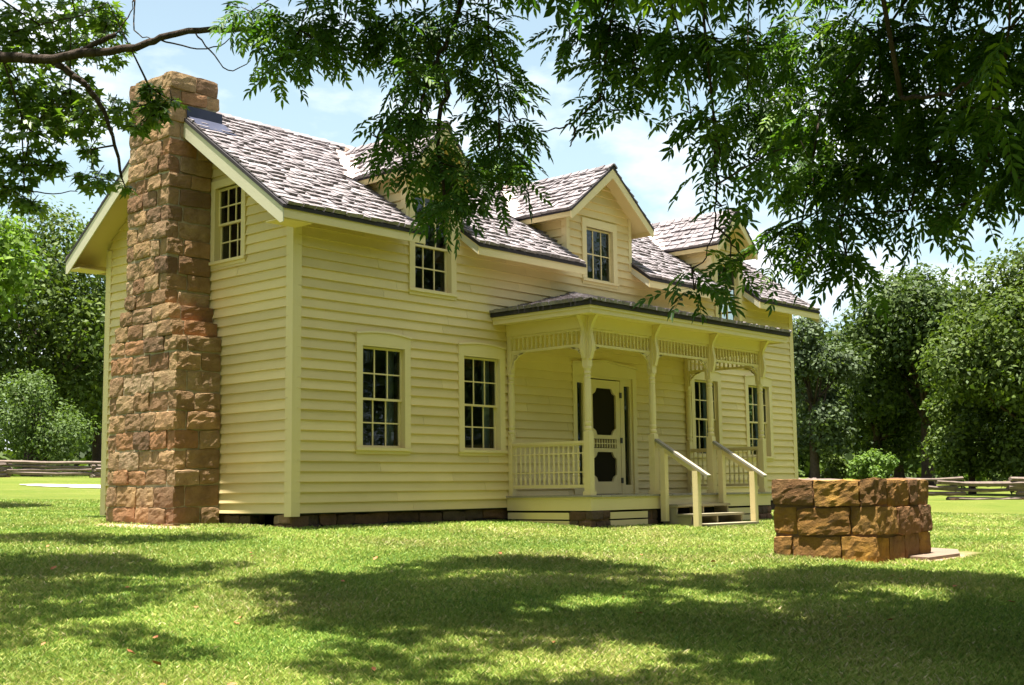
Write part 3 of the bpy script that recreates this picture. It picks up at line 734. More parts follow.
for i, (x, y) in enumerate(posts):
    p = MB(); h = .058
    p.box(x-h, x+h, y-h, y+h, PZ, 1.2); p.lathe(x, y, TURN, 12); p.box(x-h, x+h, y-h, y+h, 2.233, 2.859)
    p.box(x-h-.018, x+h+.018, y-h-.018, y+h+.018, PZ+.0005, PZ+.06)
    po = p.build('porch_post', M['trim'], house)
    b = MB()
    if i < 3: bracket(b, (x+h+.001, y, 2.569), (1, 0, 0), .27)
    if i > 0: bracket(b, (x-h-.001, y, 2.569), (-1, 0, 0), .27)
    if i in (0, 3): bracket(b, (x, y+h+.001, 2.569), (0, 1, 0), .27)
    cornice_bracket(b, x, y, (0, -1, 0))
    if i == 0: cornice_bracket(b, x, y, (-1, 0, 0))
    if i == 3: cornice_bracket(b, x, y, (1, 0, 0))
    b.build('bracket', M['trim'], po)
for x in (PX0, PX1):
    p = MB(); h = .05; y = -.075
    p.box(x-h, x+h, y-.04, -.03, PZ, 1.2); p.lathe(x, y, TURN, 12); p.box(x-h, x+h, y-.04, -.03, 2.233, 2.859)
    po = p.build('porch_post', M['trim'], house); b = MB(); bracket(b, (x, -.116, 2.569), (0, -1, 0), .27); b.build('bracket', M['trim'], po)
BAL = [(.011, 0), (.018, .06), (.020, .16), (.012, .22), (.02, .25), (.012, .28), (.018, .42), (.015, .55), (.02, .6), (.012, .63), (.018, .75), (.013, .9), (.011, 1)]
def run_spindles(mb, p, q, z0, z1, step, n=6, sc=1.0):
    p, q = Vector(p), Vector(q); L = (q-p).length; k = int(round(L/step))
    for i in range(k):
        c = p+(q-p)*((i+.5)/k); mb.lathe(c.x, c.y, [(r_*sc, z0+(z1-z0)*t) for r_, t in BAL], n)
spans = [(posts[i], posts[i+1]) for i in range(3)]+[((PX0, -.115), posts[0]), ((PX1, -.115), posts[3])]
for (a, b) in spans:
    a2, b2 = Vector((*a, 0)), Vector((*b, 0)); d = (b2-a2).normalized(); a2 = a2+d*(.06 if a[1] < -.5 else 0); b2 = b2-d*.06
    m = MB(); m.bar(a2+Vector((0, 0, 2.84)), b2+Vector((0, 0, 2.84)), .05, .036); m.bar(a2+Vector((0, 0, 2.59)), b2+Vector((0, 0, 2.59)), .05, .04)
    fz = m.build('porch_frieze', M['trim'], house)
    m = MB(); run_spindles(m, a2, b2, 2.61, 2.822, .097, 6, 1.25); m.build('spindles', M['trim'], fz)
for x, ya in ((PX0, PY), (PX1, PY)):
    a2, b2 = Vector((x, -.115, 0)), Vector((x, PY+.06, 0)); m = MB()
    m.bar(a2+Vector((0, 0, 1.035)), b2+Vector((0, 0, 1.035)), .075, .04); m.bar(a2+Vector((0, 0, 1.0)), b2+Vector((0, 0, 1.0)), .045, .03)
    for z, w_ in ((.86, .018), (.56, .018), (.335, .05)): m.bar(a2+Vector((0, 0, z)), b2+Vector((0, 0, z)), .03, w_)
    bl = m.build('balustrade', M['trim'], house)
    m = MB(); run_spindles(m, a2, b2, .36, .985, .102, 6, 1.15); m.build('balusters', M['trim'], bl)
# beam, soffit, roof
m = MB()
m.box(PX0-.06, PX1+.06, PY-.06, PY+.06, 2.86, 3.051); m.box(PX0-.059, PX0+.06, PY+.061, -.03, 2.86, 3.05); m.box(PX1-.06, PX1+.059, PY+.061, -.03, 2.86, 3.05)
beam = m.build('porch_beam', M['trim'], house)
EX0, EX1, EY = PX0-.40, PX1+.40, PY-.40
m = MB(); m.box(EX0+.02, EX1-.02, EY+.02, -.03, 3.053, 3.068); m.build('porch_ceiling', M['trim'], house)
m = MB(); m.box(EX0, EX1, EY, EY+.019, 3.03, 3.15); m.box(EX0, EX0+.019, EY+.0195, -.03, 3.03, 3.15); m.box(EX1-.019, EX1, EY+.0195, -.03, 3.03, 3.15)
m.box(EX0-.02, EX1+.02, EY-.02, EY-.001, 3.105, 3.151); m.box(EX0-.02, EX0-.001, EY-.0005, -.03, 3.105, 3.151); m.box(EX1+.001, EX1+.02, EY-.0005, -.03, 3.105, 3.151)
pr = MB(); z0 = 3.155; tp = .265; yb = -.025; rise = tp*(yb-EY); rx = rise/.255-.05
A, B_, Cc, Dd = (EX0-.05, EY-.05, z0), (EX1+.05, EY-.05, z0), (EX1-rx, yb, z0+rise), (EX0+rx, yb, z0+rise)
E0, E1 = (EX0-.05, yb, z0), (EX1+.05, yb, z0)
up = lambda p, d=.07: (p[0], p[1], p[2]+d)
dk = MB(); dk.add([A, B_, E1, E0, up(A), up(B_), up(E1), up(E0), up(Dd), up(Cc)], [(3, 2, 1, 0), (0, 1, 5, 4), (4, 5, 9, 8), (0, 4, 7, 3), (1, 2, 6, 5), (4, 8, 7), (5, 6, 9)], .5)
def hipshake(O, X, U, N, ulen, V, vlen, lo, hi):
    shakes(pr, O, U, V, N, ulen, vlen, lambda u, v: lo(v) <= u <= hi(v), expo=.16)
ft = math.hypot(1, tp); fl_ = (yb-EY+.05)*ft; W_ = EX1-EX0+.1
hipshake((EX0-.05, EY-.05, z0+.07), 0, (1, 0, 0), (0, -tp, 1), W_, (0, 1, tp), fl_, lambda v: v/fl_*(rx+.05)-.02, lambda v: W_-v/fl_*(rx+.05)+.02)
ts = (rise)/(rx+.05); sl_ = math.hypot(rx+.05, rise); dy = yb-EY+.05
hipshake((EX0-.05, yb, z0+.07), 0, (0, -1, 0), (-ts, 0, 1), dy, (1, 0, ts), sl_, lambda v: 0, lambda v: dy*(1-v/sl_)+.02)
hipshake((EX1+.05, EY-.05, z0+.07), 0, (0, 1, 0), (ts, 0, 1), dy, (-1, 0, ts), sl_, lambda v: dy*v/sl_-.02, lambda v: dy)
for P0, P1, P2 in ((A, Dd, 1), (B_, Cc, -1)):     # hip caps
    a, b = Vector(up(P0, .10)), Vector(up(P1, .10)); d = (b-a).normalized(); n = 14
    for i in range(n):
        p = a+(b-a)*(i/n); q = p+(b-a)/n*1.15
        for sg in (-1, 1):
            wv = d.cross(Vector((0, 0, 1))).normalized()*sg*.11+Vector((0, 0, -.03)); t = rnd.uniform(.018, .03); zt_ = Vector((0, 0, t))
            pr.add([p, q, q+wv, p+wv, p+zt_, q+zt_*.3, q+wv+zt_*.3, p+wv+zt_], [(4, 5, 6, 7), (3, 0, 4, 7), (2, 3, 7, 6)])
pro = pr.build('porch_roof', M['shingle'], house); dk.build('roof_deck', M['deck'], pro); m.build('fascia', M['trim'], pro)
# steps and hand rails
for y0, y1, z in ((-2.115, -1.815, .015), (-2.395, -2.095, -.145), (-2.68, -2.375, -.305)):
    m = MB(); m.box(6.40, 8.03, y0, y1, z-.04, z); m.build('porch_step', M['tread'], house)
for x in (6.41, 7.2, 7.98):
    m = MB(); m.prism([(-1.81, -.03), (-2.08, -.03), (-2.08, -.19), (-2.36, -.19), (-2.36, -.35), (-2.64, -.35), (-2.64, -.55), (-2.2, -.55), (-1.81, -.36)], x, x+.04, 0, .5); m.build('stringer', M['tread'], house)
for x in (6.324, 8.105):
    m = MB(); m.bar((x, PY-.06, 1.10), (x, -2.79, .475), .1, .04); rl = m.build('hand_rail', M['rail'], house)
    m = MB(); m.bar((x, PY-.06, 1.035), (x, -2.56, .55), .04, .08); m.build('rail_board', M['trim'], rl)
    for y, za, zb in ((-2.55, -.55, .565), (-1.91, -.26, .955)):
        m = MB(); m.box(x-.05, x+.05, y-.05, y+.05, za, zb); m.build('newel', M['trim'], rl)

# ------------------------------------------------------------------ stone well
ms = MB(); mc = MB()
WX0, WX1, WY0, WY1 = 1.55, 2.92, -7.97, -6.72
for a in ((WX0, WX1, WY0, WY0+.28, 'lfr'), (WX0, WX1, WY1-.28, WY1, 'lbr')):
    pass
wt = .3
stonework(ms, mc, WX0, WX1, WY0, WY1, -.72, .36, h=.33, l=.48, d=wt, faces='lfbr', prot=.025, rough=.014, k=9, gap=.010, inset=.025, jit=.6, cj=.35)
mc2 = MB()
for b in ((WX0+.02, WX1-.02, WY0+.02, WY0+wt), (WX0+.02, WX1-.02, WY1-wt, WY1-.02), (WX0+.02, WX0+wt, WY0+wt, WY1-wt), (WX1-wt, WX1-.02, WY0+wt, WY1-wt)): mc2.box(*b, -.7, .345)
well = ms.build('stone_well', M['ochre'])
tag(well, 'low square well curb of rough ochre sandstone blocks on the lawn', 'well')
mc2.build('mortar', M['mortar_dark'], well)
m = MB(); m.box(WX0+wt, WX1-wt, WY0+wt, WY1-wt, -.4, -.35); m.build('well_shade_plate', M['dark'], well)  # near-black plate, the shaft's shade put into its colour
# slab beside it
m = MB(); pts = [(2.3, -8.2), (3.1, -8.22), (3.7, -7.95), (3.75, -7.1), (2.93, -7.02), (2.3, -7.2)]
zz = [gz(*p) for p in pts]
vs = [(p[0], p[1], z-.1) for p, z in zip(pts, zz)]+[(p[0], p[1], z+.035) for p, z in zip(pts, zz)]
n = len(pts); m.add(vs, [tuple(range(n))[::-1], tuple(range(n, 2*n))]+[(i, (i+1) % n, n+(i+1) % n, n+i) for i in range(n)], .5)
tag(m.build('concrete_slab', M['slab']), 'flat pale slab lying in the grass at the right foot of the stone well', 'slab')

# ------------------------------------------------------------------ split rail fences
def rail(p, q, w):
    mb = MB(); d = (q-p); n = 7; pts = []; rs = []
    for i in range(n+1):
        t = i/n; P = p+d*t+Vector((rnd.uniform(-.02, .02), rnd.uniform(-.02, .02), rnd.uniform(-.015, .015)-.03*math.sin(math.pi*t))); pts.append(P); rs.append(w*rnd.uniform(.85, 1.15))
    mb.tube(pts, rs, 5); return mb
def worm_fence(joints, label, hgt, nr):
    root = thing('split_rail_fence', label, 'fence', (joints[0][0], joints[0][1], gz(*joints[0])))
    for i in range(len(joints)-1):
        a, b = joints[i], joints[i+1]; d = Vector((b[0]-a[0], b[1]-a[1], 0)).normalized()*.28
        for k in range(nr):
            z = .09+(hgt-.12)*(k+.5*(i % 2))/(nr-.5)
            p = Vector((a[0], a[1], gz(*a)+z+rnd.uniform(-.06, .06)))-d*rnd.uniform(.5, 2.2); q = Vector((b[0], b[1], gz(*b)+z+rnd.uniform(-.06, .06)))+d*rnd.uniform(.5, 2.2)
            rail(p, q, rnd.uniform(.05, .085)).build('rail', M['fence'], root)
    for j in joints:     # chunks of stacked rail ends and a flat stone under each corner
        mb = MB(); z = gz(*j); mb.box(j[0]-.16, j[0]+.16, j[1]-.14, j[1]+.14, z-.05, z+.06); mb.build('base_stone', M['found'], root)
worm_fence([(4.9, 29.5), (6.6, 31.1), (9.6, 30.3), (11.6, 32.0), (14.7, 30.9), (17.2, 32.6), (20.6, 31.5), (23, 33), (26, 31.8)], 'zigzag split-rail fence across the far lawn beyond the path, left of the chimney', .62, 4)
worm_fence([(19.0, 5.2), (21.0, 3.7), (22.3, 4.0), (24.5, 1.9), (25.9, 1.3), (28.6, .2), (30.6, -.6), (33.0, -2.3), (36, -2.6)], 'zigzag split-rail fence across the far lawn behind the stone well', .68, 3)

# ------------------------------------------------------------------ parked car far behind the house
def make_car(x, y, rz):
    z = gz(x, y); root = thing('parked_car', 'white car parked beyond the left fence, mostly hidden behind the house corner', 'car', (x, y, z))
    R = Matrix.Translation((x, y, z)) @ Matrix.Rotation(rz, 4, 'Z')
    def put(mb, name, m, par):
        mb.v = [tuple(R @ Vector(v)) for v in mb.v]; return mb.build(name, m, par)
    white = mat('white_car_paint', (.75, .77, .8), .3, spec=.5)
    blue = mat('blue_tinted_car_window', (.03, .06, .16), .08, spec=.6); tyre = mat('tyre_rubber', (.02, .02, .02), .9)
    b = MB(); prof = [(-2.2, .35), (-2.25, .75), (-2.1, .92), (-1.2, .98), (-.55, 1.0), (1.5, 1.0), (2.15, .95), (2.25, .6), (2.2, .35)]
    b.prism(prof, -.85, .85, 1, .5); body = put(b, 'body', white, root)
    b = MB(); lo = [(-1.25, .99), (1.95, .99)]; hi = [(-.5, 1.46), (1.35, 1.46)]
    b.hexa([(-1.2, -.78, .99), (1.9, -.78, .99), (1.9, .78, .99), (-1.2, .78, .99), (-.5, -.62, 1.43), (1.35, -.62, 1.43), (1.35, .62, 1.43), (-.5, .62, 1.43)]); put(b, 'window', blue, root)
    b = MB(); b.hexa([(-.55, -.65, 1.431), (1.4, -.65, 1.431), (1.4, .65, 1.431), (-.55, .65, 1.431), (-.45, -.58, 1.5), (1.3, -.58, 1.5), (1.3, .58, 1.5), (-.45, .58, 1.5)]); put(b, 'car_roof', white, root)
    for wx in (-1.4, 1.4):
        for wy in (-.86, .68):
            b = MB(); n = 14; b.prism([(wx+.33*math.cos(2*math.pi*i/n), .33+.33*math.sin(2*math.pi*i/n)) for i in range(n)], wy, wy+.18, 1, .5); put(b, 'wheel', tyre, root)
make_car(28.6, 49.2, -.55)

# ------------------------------------------------------------------ leaves and trees
rg = np.random.default_rng(11)
def unit(a): return a/np.maximum(np.linalg.norm(a, axis=-1, keepdims=True), 1e-9)
def tpl_pecan(seed, n=5):
    r = np.random.default_rng(seed); V = []; F = []
    def leaflet(b, d, L, w, droop):
        d = d/np.linalg.norm(d); s = np.cross([0, 0, 1.], d); s = s/np.linalg.norm(s); k = len(V)
        up = np.array([0, 0, 1.])
        q = lambda t, w_, dz: b+d*L*t+s*w*w_-up*(droop*t*t)+up*dz
        V.extend([b, q(.28, .44, .006), q(.66, .42, .006), q(1, 0, 0), q(.66, -.42, .006), q(.28, -.44, .006), q(.5, 0, -.004)])
        F.extend([(k, k+6, k+1), (k+1, k+6, k+2), (k+2, k+6, k+3), (k+3, k+6, k+4), (k+4, k+6, k+5), (k+5, k+6, k)])
    L = .32; curve = r.uniform(.05, .14)
    pos = lambda t: np.array([L*t*(1-.1*t), .02*math.sin(t*2+seed), -curve*t*t])
    for i in range(n):
        t = .22+.72*i/(n-1) if n > 1 else .5
        for s in (-1, 1):
            a = math.radians(r.uniform(48, 68)-12*t)
            leaflet(pos(t+r.uniform(-.02, .02)), np.array([math.cos(a), s*math.sin(a), r.uniform(-.3, .05)]), r.uniform(.066, .092)*(1-.25*abs(t-.6)), r.uniform(.024, .033), r.uniform(.005, .03))
    leaflet(pos(1), np.array([1, 0, -.4]), .085, .028, .02)
    k = len(V); w = .0022
    for t in (0, .5, 1): V.extend([pos(t)+np.array([0, w, 0]), pos(t)-np.array([0, w, 0])])
    F.extend([(k, k+1, k+2), (k+1, k+3, k+2), (k+2, k+3, k+4), (k+3, k+5, k+4)])
    return np.array(V), np.array(F)
def tpl_maple(seed):
    r = np.random.default_rng(seed); pts = []; S = .075
    for ang, ra in ((-150, .35), (-118, .78), (-92, .42), (-55, 1.0), (-28, .5), (0, 1.18), (28, .5), (55, 1.0), (92, .42), (118, .78), (150, .35)):
        a = math.radians(ang); pts.append((S*ra*math.cos(a)+.05, S*ra*math.sin(a), -.02*ra*ra*r.uniform(.3, 1.2)))
    V = [(.05, 0, 0)]+pts+[(-.04, 0, .015), (-.04, .003, .015)]; n = len(pts)
    F = [(0, i, i+1) for i in range(1, n)]+[(0, n+1, n+2)]
    return np.array(V, float), np.array(F)
def leaves(name, tpls, P, D, U, S, m, parent):
    D = unit(D); Y = unit(np.cross(U, D)); Z = np.cross(D, Y); n = len(P); ch = rg.integers(0, len(tpls), n); Vs = []; Fs = []; Rs = []; off = 0
    for t, (V, F) in enumerate(tpls):
        i = np.where(ch == t)[0]
        if not len(i): continue
        s = S[i][:, None, None]
        W = P[i][:, None, :]+s*(V[None, :, 0:1]*D[i][:, None]+V[None, :, 1:2]*Y[i][:, None]+V[None, :, 2:3]*Z[i][:, None])
        Vs.append(W.reshape(-1, 3)); Fs.append((F[None]+(np.arange(len(i))*len(V))[:, None, None]+off).reshape(-1, 3)); off += len(i)*len(V)
        r0 = rg.random(len(i)); Rs.append(np.clip(np.repeat(r0, len(F))+rg.normal(0, .06, len(i)*len(F)), 0, 1))
    return np_mesh(name, np.concatenate(Vs), np.concatenate(Fs), np.concatenate(Rs), m, parent)
TP = [tpl_pecan(i, n) for i, n in enumerate((6, 7, 7, 5, 6))]; TM = [tpl_maple(i) for i in range(3)]
def fill(clusters, lai, leaf_area, kind, shell=.45):
    P = []; D = []
    for x, y, z, rh, rv, *own in clusters:
        n = max(4, int((own[0] if own else lai)*math.pi*rh*rv/leaf_area)); q = unit(rg.normal(size=(n, 3))); t = rg.random(n)**shell
        eh, ev = max(.05, rh-kind), max(.04, rv-kind*.8); pp = q*t[:, None]*np.array([eh, eh, ev]); P.append(pp+np.array([x, y, z]))
        h = unit(pp*np.array([1, 1, .2])+1e-6)*.8+rg.normal(size=(n, 3))*.6; h[:, 2] = -rg.uniform(.05, .8, n)+.15*pp[:, 2]/ev; D.append(h)
    P = np.concatenate(P); D = np.concatenate(D); U = rg.normal(size=P.shape)*.38+np.array([0, 0, 1.]); return P, D, U
def grow(nodes, targets, w0=.9):
    """nodes: list of [pos, parent]; joins each target to a near node already on the tree"""
    base = nodes[0][0]
    for t in sorted(targets, key=lambda p: (Vector(p)-nodes[-1][0]).length if False else (Vector(p)-base).length):
        t = Vector(t); best = None; bd = 1e9
        for i, (p, par) in enumerate(nodes):
            if i < nodes_min: continue
            c = (p-t).length+.5*max(0, t.z-p.z)*0+.25*max(0, p.z-t.z)*0
            if c < bd: bd = c; best = i
        a = nodes[best][0]; L = (t-a).length; k = max(1, int(L/.7)); prev = best
        for j in range(1, k+1):
            s = j/k; q = a+(t-a)*s+Vector((rnd.uniform(-.07, .07), rnd.uniform(-.07, .07), .12*math.sin(math.pi*s)*L*.3+rnd.uniform(-.05, .05)))*(0 if j == k else 1)
            nodes.append([q, prev]); prev = len(nodes)-1
    return nodes
nodes_min = 0
def limb_mesh(name, nodes, r_tip, expo, rmax, m, parent, skip, n_can, thin, ov):
    cnt = [0]*len(nodes); ch = [0]*len(nodes)
    for p, par in nodes:
        if par is not None: ch[par] += 1
    for i in range(len(nodes)-1, -1, -1):
        if ch[i] == 0: cnt[i] += 1
        if nodes[i][1] is not None: cnt[nodes[i][1]] += cnt[i]
    R = [min(rmax, r_tip*max(1, c)**expo) if i < n_can else ov.get(i, min(.011, thin*max(1, c)**.3)) for i, c in enumerate(cnt)]; mb = MB()
    for i, (p, par) in enumerate(nodes):
        if par is None or i < skip: continue
        mb.tube([nodes[par][0], p], [R[par] if R[par] < R[i]*1.8 else R[i]*1.3, R[i]], 6, .5)
    return mb.build(name, m, parent, smooth=True), R
def trunk_mesh(pts, rad, parent, m):
    mb = MB(); n = 16; vs = []; fs = []
    for k, (p, r) in enumerate(zip(pts, rad)):
        for i in range(n):
            a = 2*math.pi*i/n; rr = r*(1+.09*math.sin(a*5+k*.3)+.05*math.sin(a*9))
            if k == 0: rr *= 1.15+.2*math.sin(a*4)
            vs.append((p[0]+rr*math.cos(a), p[1]+rr*math.sin(a), p[2]))
    for k in range(len(pts)-1):
        for i in range(n): j = (i+1) % n; fs.append((k*n+i, k*n+j, (k+1)*n+j, (k+1)*n+i))
    mb.add(vs, fs, .5); return mb.build('trunk', m, parent, smooth=True)

PEC=[[-4.89, -5.59, 4.37, 0.235, 0.151], [-4.56, -5.84, 4.23, 0.378, 0.252], [-4.81, -5.9, 3.89, 0.181, 0.148], [-4.2, -6.01, 4.38, 0.424, 0.254], [-4.49, -6.03, 4.11, 0.25, 0.116], [-3.84, -6.33, 4.3, 0.288, 0.297], [-3.39, -6.49, 4.43, 0.389, 0.302], [-3.3, -6.88, 4.25, 0.204, 0.322], [-3.93, -6.52, 3.85, 0.216, 0.233], [-3.49, -6.53, 3.98, 0.274, 0.223], [-3.24, -6.94, 3.82, 0.237, 0.204], [-4.12, -6.62, 3.44, 0.18, 0.212], [-3.83, -6.62, 3.45, 0.183, 0.2], [-4.1, -6.63, 3.11, 0.245, 0.163], [-3.74, -6.71, 3.15, 0.25, 0.183], [-3.36, -6.81, 3.51, 0.136, 0.187], [-3.1, -6.95, 3.5, 0.223, 0.205], [-3.24, -6.94, 3.21, 0.254, 0.187], [-3.22, -7.11, 3.02, 0.143, 0.151], [-3.66, -6.93, 2.97, 0.181, 0.165], [-3.85, -6.88, 2.73, 0.212, 0.163], [-3.88, -6.99, 2.61, 0.145, 0.113], [-4.32, -6.57, 3.18, 0.081, 0.097], [-3.9, -6.69, 2.97, 0.181, 0.099], [-3.39, -7.08, 2.82, 0.15, 0.083], [-3.69, -8.11, 3.84, 0.091, 0.198], [-3.62, -8.36, 3.89, 0.241, 0.196], [-3.52, -8.66, 3.79, 0.283, 0.223], [-3.62, -8.35, 3.57, 0.18, 0.165], [-3.56, -8.61, 3.48, 0.208, 0.149], [-3.69, -8.43, 3.25, 0.134, 0.134], [-3.7, -8.59, 3.12, 0.096, 0.088], [-3.5, -8.87, 3.42, 0.118, 0.118], [-3.76, -9.19, 3.51, 0.239, 0.268], [-3.8, -9.5, 3.42, 0.241, 0.261], [-0.9, -8.19, 4.42, 0.376, 0.423], [-3.73, -9.24, 2.95, 0.113, 0.127], [-3.72, -9.44, 2.86, 0.139, 0.181], [-3.75, -9.4, 2.49, 0.084, 0.181], [-3.79, -9.51, 2.62, 0.089, 0.11], [-3.79, -9.51, 2.22, 0.062, 0.096], [-1.34, -8.29, 3.69, 0.254, 0.362], [-1.28, -8.58, 3.55, 0.315, 0.405], [-4.26, -10.17, 2.38, 0.101, 0.176], [-3.91, -9.33, 1.79, 0.083, 0.11], [-3.95, -9.37, 1.63, 0.075, 0.082], [-3.77, -9.55, 1.82, 0.089, 0.069], [-3.59, -9.54, 1.89, 0.084, 0.07], [-2.12, -8.87, 2.28, 0.108, 0.099], [-1.73, -8.7, 2.18, 0.086, 0.104], [-2.33, -9.18, 2.33, 0.112, 0.16], [-1.56, -9.15, 4.1, 0.429, 0.386], [-2.27, -10.02, 3.69, 0.388, 0.349], [-2.28, -10.49, 3.56, 0.38, 0.342], [-2.66, -11.07, 3.31, 0.322, 0.322], [-2.08, -9.4, 3.31, 0.389, 0.365], [-2.06, -9.9, 3.21, 0.398, 0.358], [-2.21, -10.44, 3.05, 0.384, 0.345], [-2.9, -11.12, 2.75, 0.313, 0.313], [-2.49, -11.33, 3.15, 0.325, 0.433], [-2.54, -11.31, 2.52, 0.288, 0.323], [-2.47, -9.51, 2.75, 0.296, 0.296], [-2.28, -9.83, 2.73, 0.375, 0.328], [-2.4, -10.36, 2.63, 0.363, 0.302], [-2.4, -10.82, 2.59, 0.334, 0.252], [-2.2, -9.26, 2.4, 0.194, 0.259], [-2.79, -9.87, 2.25, 0.238, 0.208], [-2.57, -9.81, 2.0, 0.114, 0.152], [-2.41, -9.53, 2.08, 0.188, 0.141], [-2.52, -9.91, 1.85, 0.069, 0.069], [-2.34, -10.21, 2.31, 0.184, 0.168], [-2.92, -10.74, 2.15, 0.169, 0.099], [-3.15, -11.26, 2.25, 0.148, 0.121], [-2.82, -10.91, 2.19, 0.142, 0.099], [-4.44, -11.75, 2.72, 0.079, 0.146], [-4.17, -11.61, 2.62, 0.053, 0.094], [-4.28, -11.56, 2.36, 0.081, 0.041], [-4.36, -5.87, 4.86, 0.254, 0.187], [-4.09, -6.11, 4.88, 0.254, 0.187], [-3.81, -6.35, 4.89, 0.254, 0.187], [-3.55, -6.61, 4.89, 0.254, 0.187], [-3.29, -6.88, 4.89, 0.254, 0.187], [-3.05, -7.16, 4.89, 0.254, 0.187], [-3.73, -8.21, 4.34, 0.241, 0.226], [-3.75, -8.65, 4.21, 0.234, 0.219], [-3.78, -9.07, 4.07, 0.227, 0.212], [-3.84, -9.48, 3.93, 0.22, 0.206], [-1.4, -8.41, 5.02, 0.287, 0.269], [-0.95, -8.62, 5.09, 0.295, 0.276], [-1.51, -9.33, 4.71, 0.274, 0.256], [-1.53, -9.74, 4.58, 0.269, 0.252], [-1.93, -10.28, 4.29, 0.254, 0.238], [-2.41, -10.8, 3.99, 0.237, 0.223], [-2.22, -11.05, 3.97, 0.24, 0.225], [-2.42, -11.41, 3.8, 0.232, 0.218]]
MAPL=[[-5.35, -2.4, 4.92, 0.416, 0.364], [-4.65, -2.2, 5.33, 0.432, 0.238], [-4.5, -2.63, 5.2, 0.232, 0.211], [-4.71, -2.73, 4.81, 0.416, 0.166], [-5.51, -2.77, 4.23, 0.403, 0.302], [-5.01, -2.8, 4.29, 0.307, 0.225], [-4.78, -3.16, 4.04, 0.383, 0.161], [-4.5, -3.44, 4.12, 0.18, 0.14], [-5.46, -2.9, 3.76, 0.36, 0.26], [-5.06, -3.0, 3.88, 0.302, 0.161], [-5.03, -3.25, 3.59, 0.139, 0.119], [-5.45, -2.8, 3.44, 0.302, 0.161], [-5.46, -2.57, 3.23, 0.225, 0.164], [-4.93, -3.19, 3.34, 0.3, 0.12], [-4.74, -3.41, 3.25, 0.089, 0.089], [-5.25, -3.01, 3.44, 0.16, 0.12], [-5.75, -2.21, 4.55, 0.416, 0.52], [-4.56, -3.52, 4.25, 0.159, 0.119], [-4.49, -3.56, 4.01, 0.179, 0.139], [-4.65, -3.47, 3.86, 0.159, 0.099], [-4.38, -3.63, 4.14, 0.099, 0.099], [-5.01, -2.57, 4.76, 0.27, 0.187], [-5.21, -2.69, 4.11, 0.266, 0.184], [-5.84, -2.39, 3.59, 0.41, 0.512], [-5.35, -2.73, 3.08, 0.224, 0.102]]
SHL=[[-4.78, 0.19, 7.56, 0.8], [-4.22, 0.15, 8.07, 0.8], [-4.0, -0.68, 7.71, 0.7], [-3.27, -0.76, 7.5, 0.6], [-2.67, -0.91, 7.67, 0.6], [-5.95, -1.84, 8.55, 0.9], [-5.78, -2.38, 8.32, 0.8], [-5.12, -2.44, 7.16, 0.7], [-5.21, -3.35, 7.9, 0.6], [-4.77, -3.76, 6.14, 0.45], [-6.67, -3.5, 8.29, 0.8], [-6.41, -4.09, 7.31, 0.6], [-5.83, -4.61, 8.02, 0.4], [-7.07, -4.49, 6.61, 0.6], [-7.14, -5.18, 6.83, 0.5], [-6.74, -5.24, 6.77, 0.45], [-7.85, -5.48, 8.28, 0.5], [-7.12, -6.12, 6.9, 0.4], [-7.17, -6.65, 7.05, 0.35], [-7.31, -7.19, 8.16, 0.35], [-7.19, -7.54, 8.01, 0.35], [-6.93, -7.91, 6.72, 0.4], [-7.02, -8.33, 6.47, 0.4], [-6.09, -4.06, 8.01, 0.5], [-4.23, -3.48, 6.35, 0.4], [-6.26, -5.01, 6.91, 0.4], [-7.9, -6.05, 8.01, 0.3]]
SHC=[[-3.27, -5.19, 8.76, 0.45], [-2.31, -5.2, 6.78, 0.6], [-1.81, -5.49, 6.38, 0.6], [-2.07, -6.07, 8.37, 0.6], [-1.92, -6.63, 7.81, 0.5], [-3.06, -6.41, 6.51, 0.6], [-3.04, -7.04, 7.34, 0.6], [-2.8, -7.52, 5.92, 0.6], [-2.11, -7.57, 7.96, 0.45], [-2.01, -8.08, 7.39, 0.45], [-3.24, -8.21, 7.9, 0.6], [-3.15, -8.75, 5.89, 0.5], [-2.62, -8.81, 7.7, 0.4], [-5.74, -6.79, 6.83, 0.35], [-5.35, -6.87, 7.25, 0.4], [-5.47, -7.5, 6.68, 0.45], [-5.06, -7.42, 7.66, 0.4], [-4.87, -7.78, 7.44, 0.4], [-4.7, -8.12, 7.57, 0.45], [-4.13, -8.29, 5.8, 0.5], [-4.4, -8.82, 6.29, 0.5], [-5.15, -8.54, 5.78, 0.35], [-6.05, -7.77, 6.8, 0.4], [-6.22, -8.39, 7.07, 0.3], [-4.48, -9.24, 5.9, 0.55], [-4.47, -9.53, 7.67, 0.5], [-3.96, -9.67, 7.09, 0.5], [-3.91, -10.02, 7.12, 0.5], [-3.87, -10.36, 7.41, 0.5], [-3.59, -10.56, 8.49, 0.5], [-3.19, -10.79, 7.38, 0.5], [-0.85, -8.01, 6.17, 0.5], [-0.3, -8.25, 6.47, 0.5], [-0.38, -8.75, 8.02, 0.6], [-0.11, -9.18, 6.92, 0.6], [-0.07, -9.61, 8.17, 0.6], [-0.41, -10.12, 7.33, 0.7], [-2.0, -10.04, 6.8, 0.5], [-1.96, -10.39, 7.94, 0.5], [-5.27, -9.89, 6.06, 0.45], [-5.05, -10.16, 6.37, 0.45], [-4.92, -10.49, 6.38, 0.5], [-4.72, -10.77, 6.77, 0.5], [-4.67, -11.07, 8.34, 0.5], [-4.42, -11.29, 8.03, 0.5], [-5.87, -9.57, 8.11, 0.25], [-6.7, -8.2, 7.55, 0.3], [-6.76, -8.85, 5.51, 0.3], [-6.41, -9.53, 6.37, 0.4], [-6.21, -10.03, 7.04, 0.5], [-3.02, -11.12, 8.37, 0.6], [-3.89, -8.8, 6.75, 0.4]]
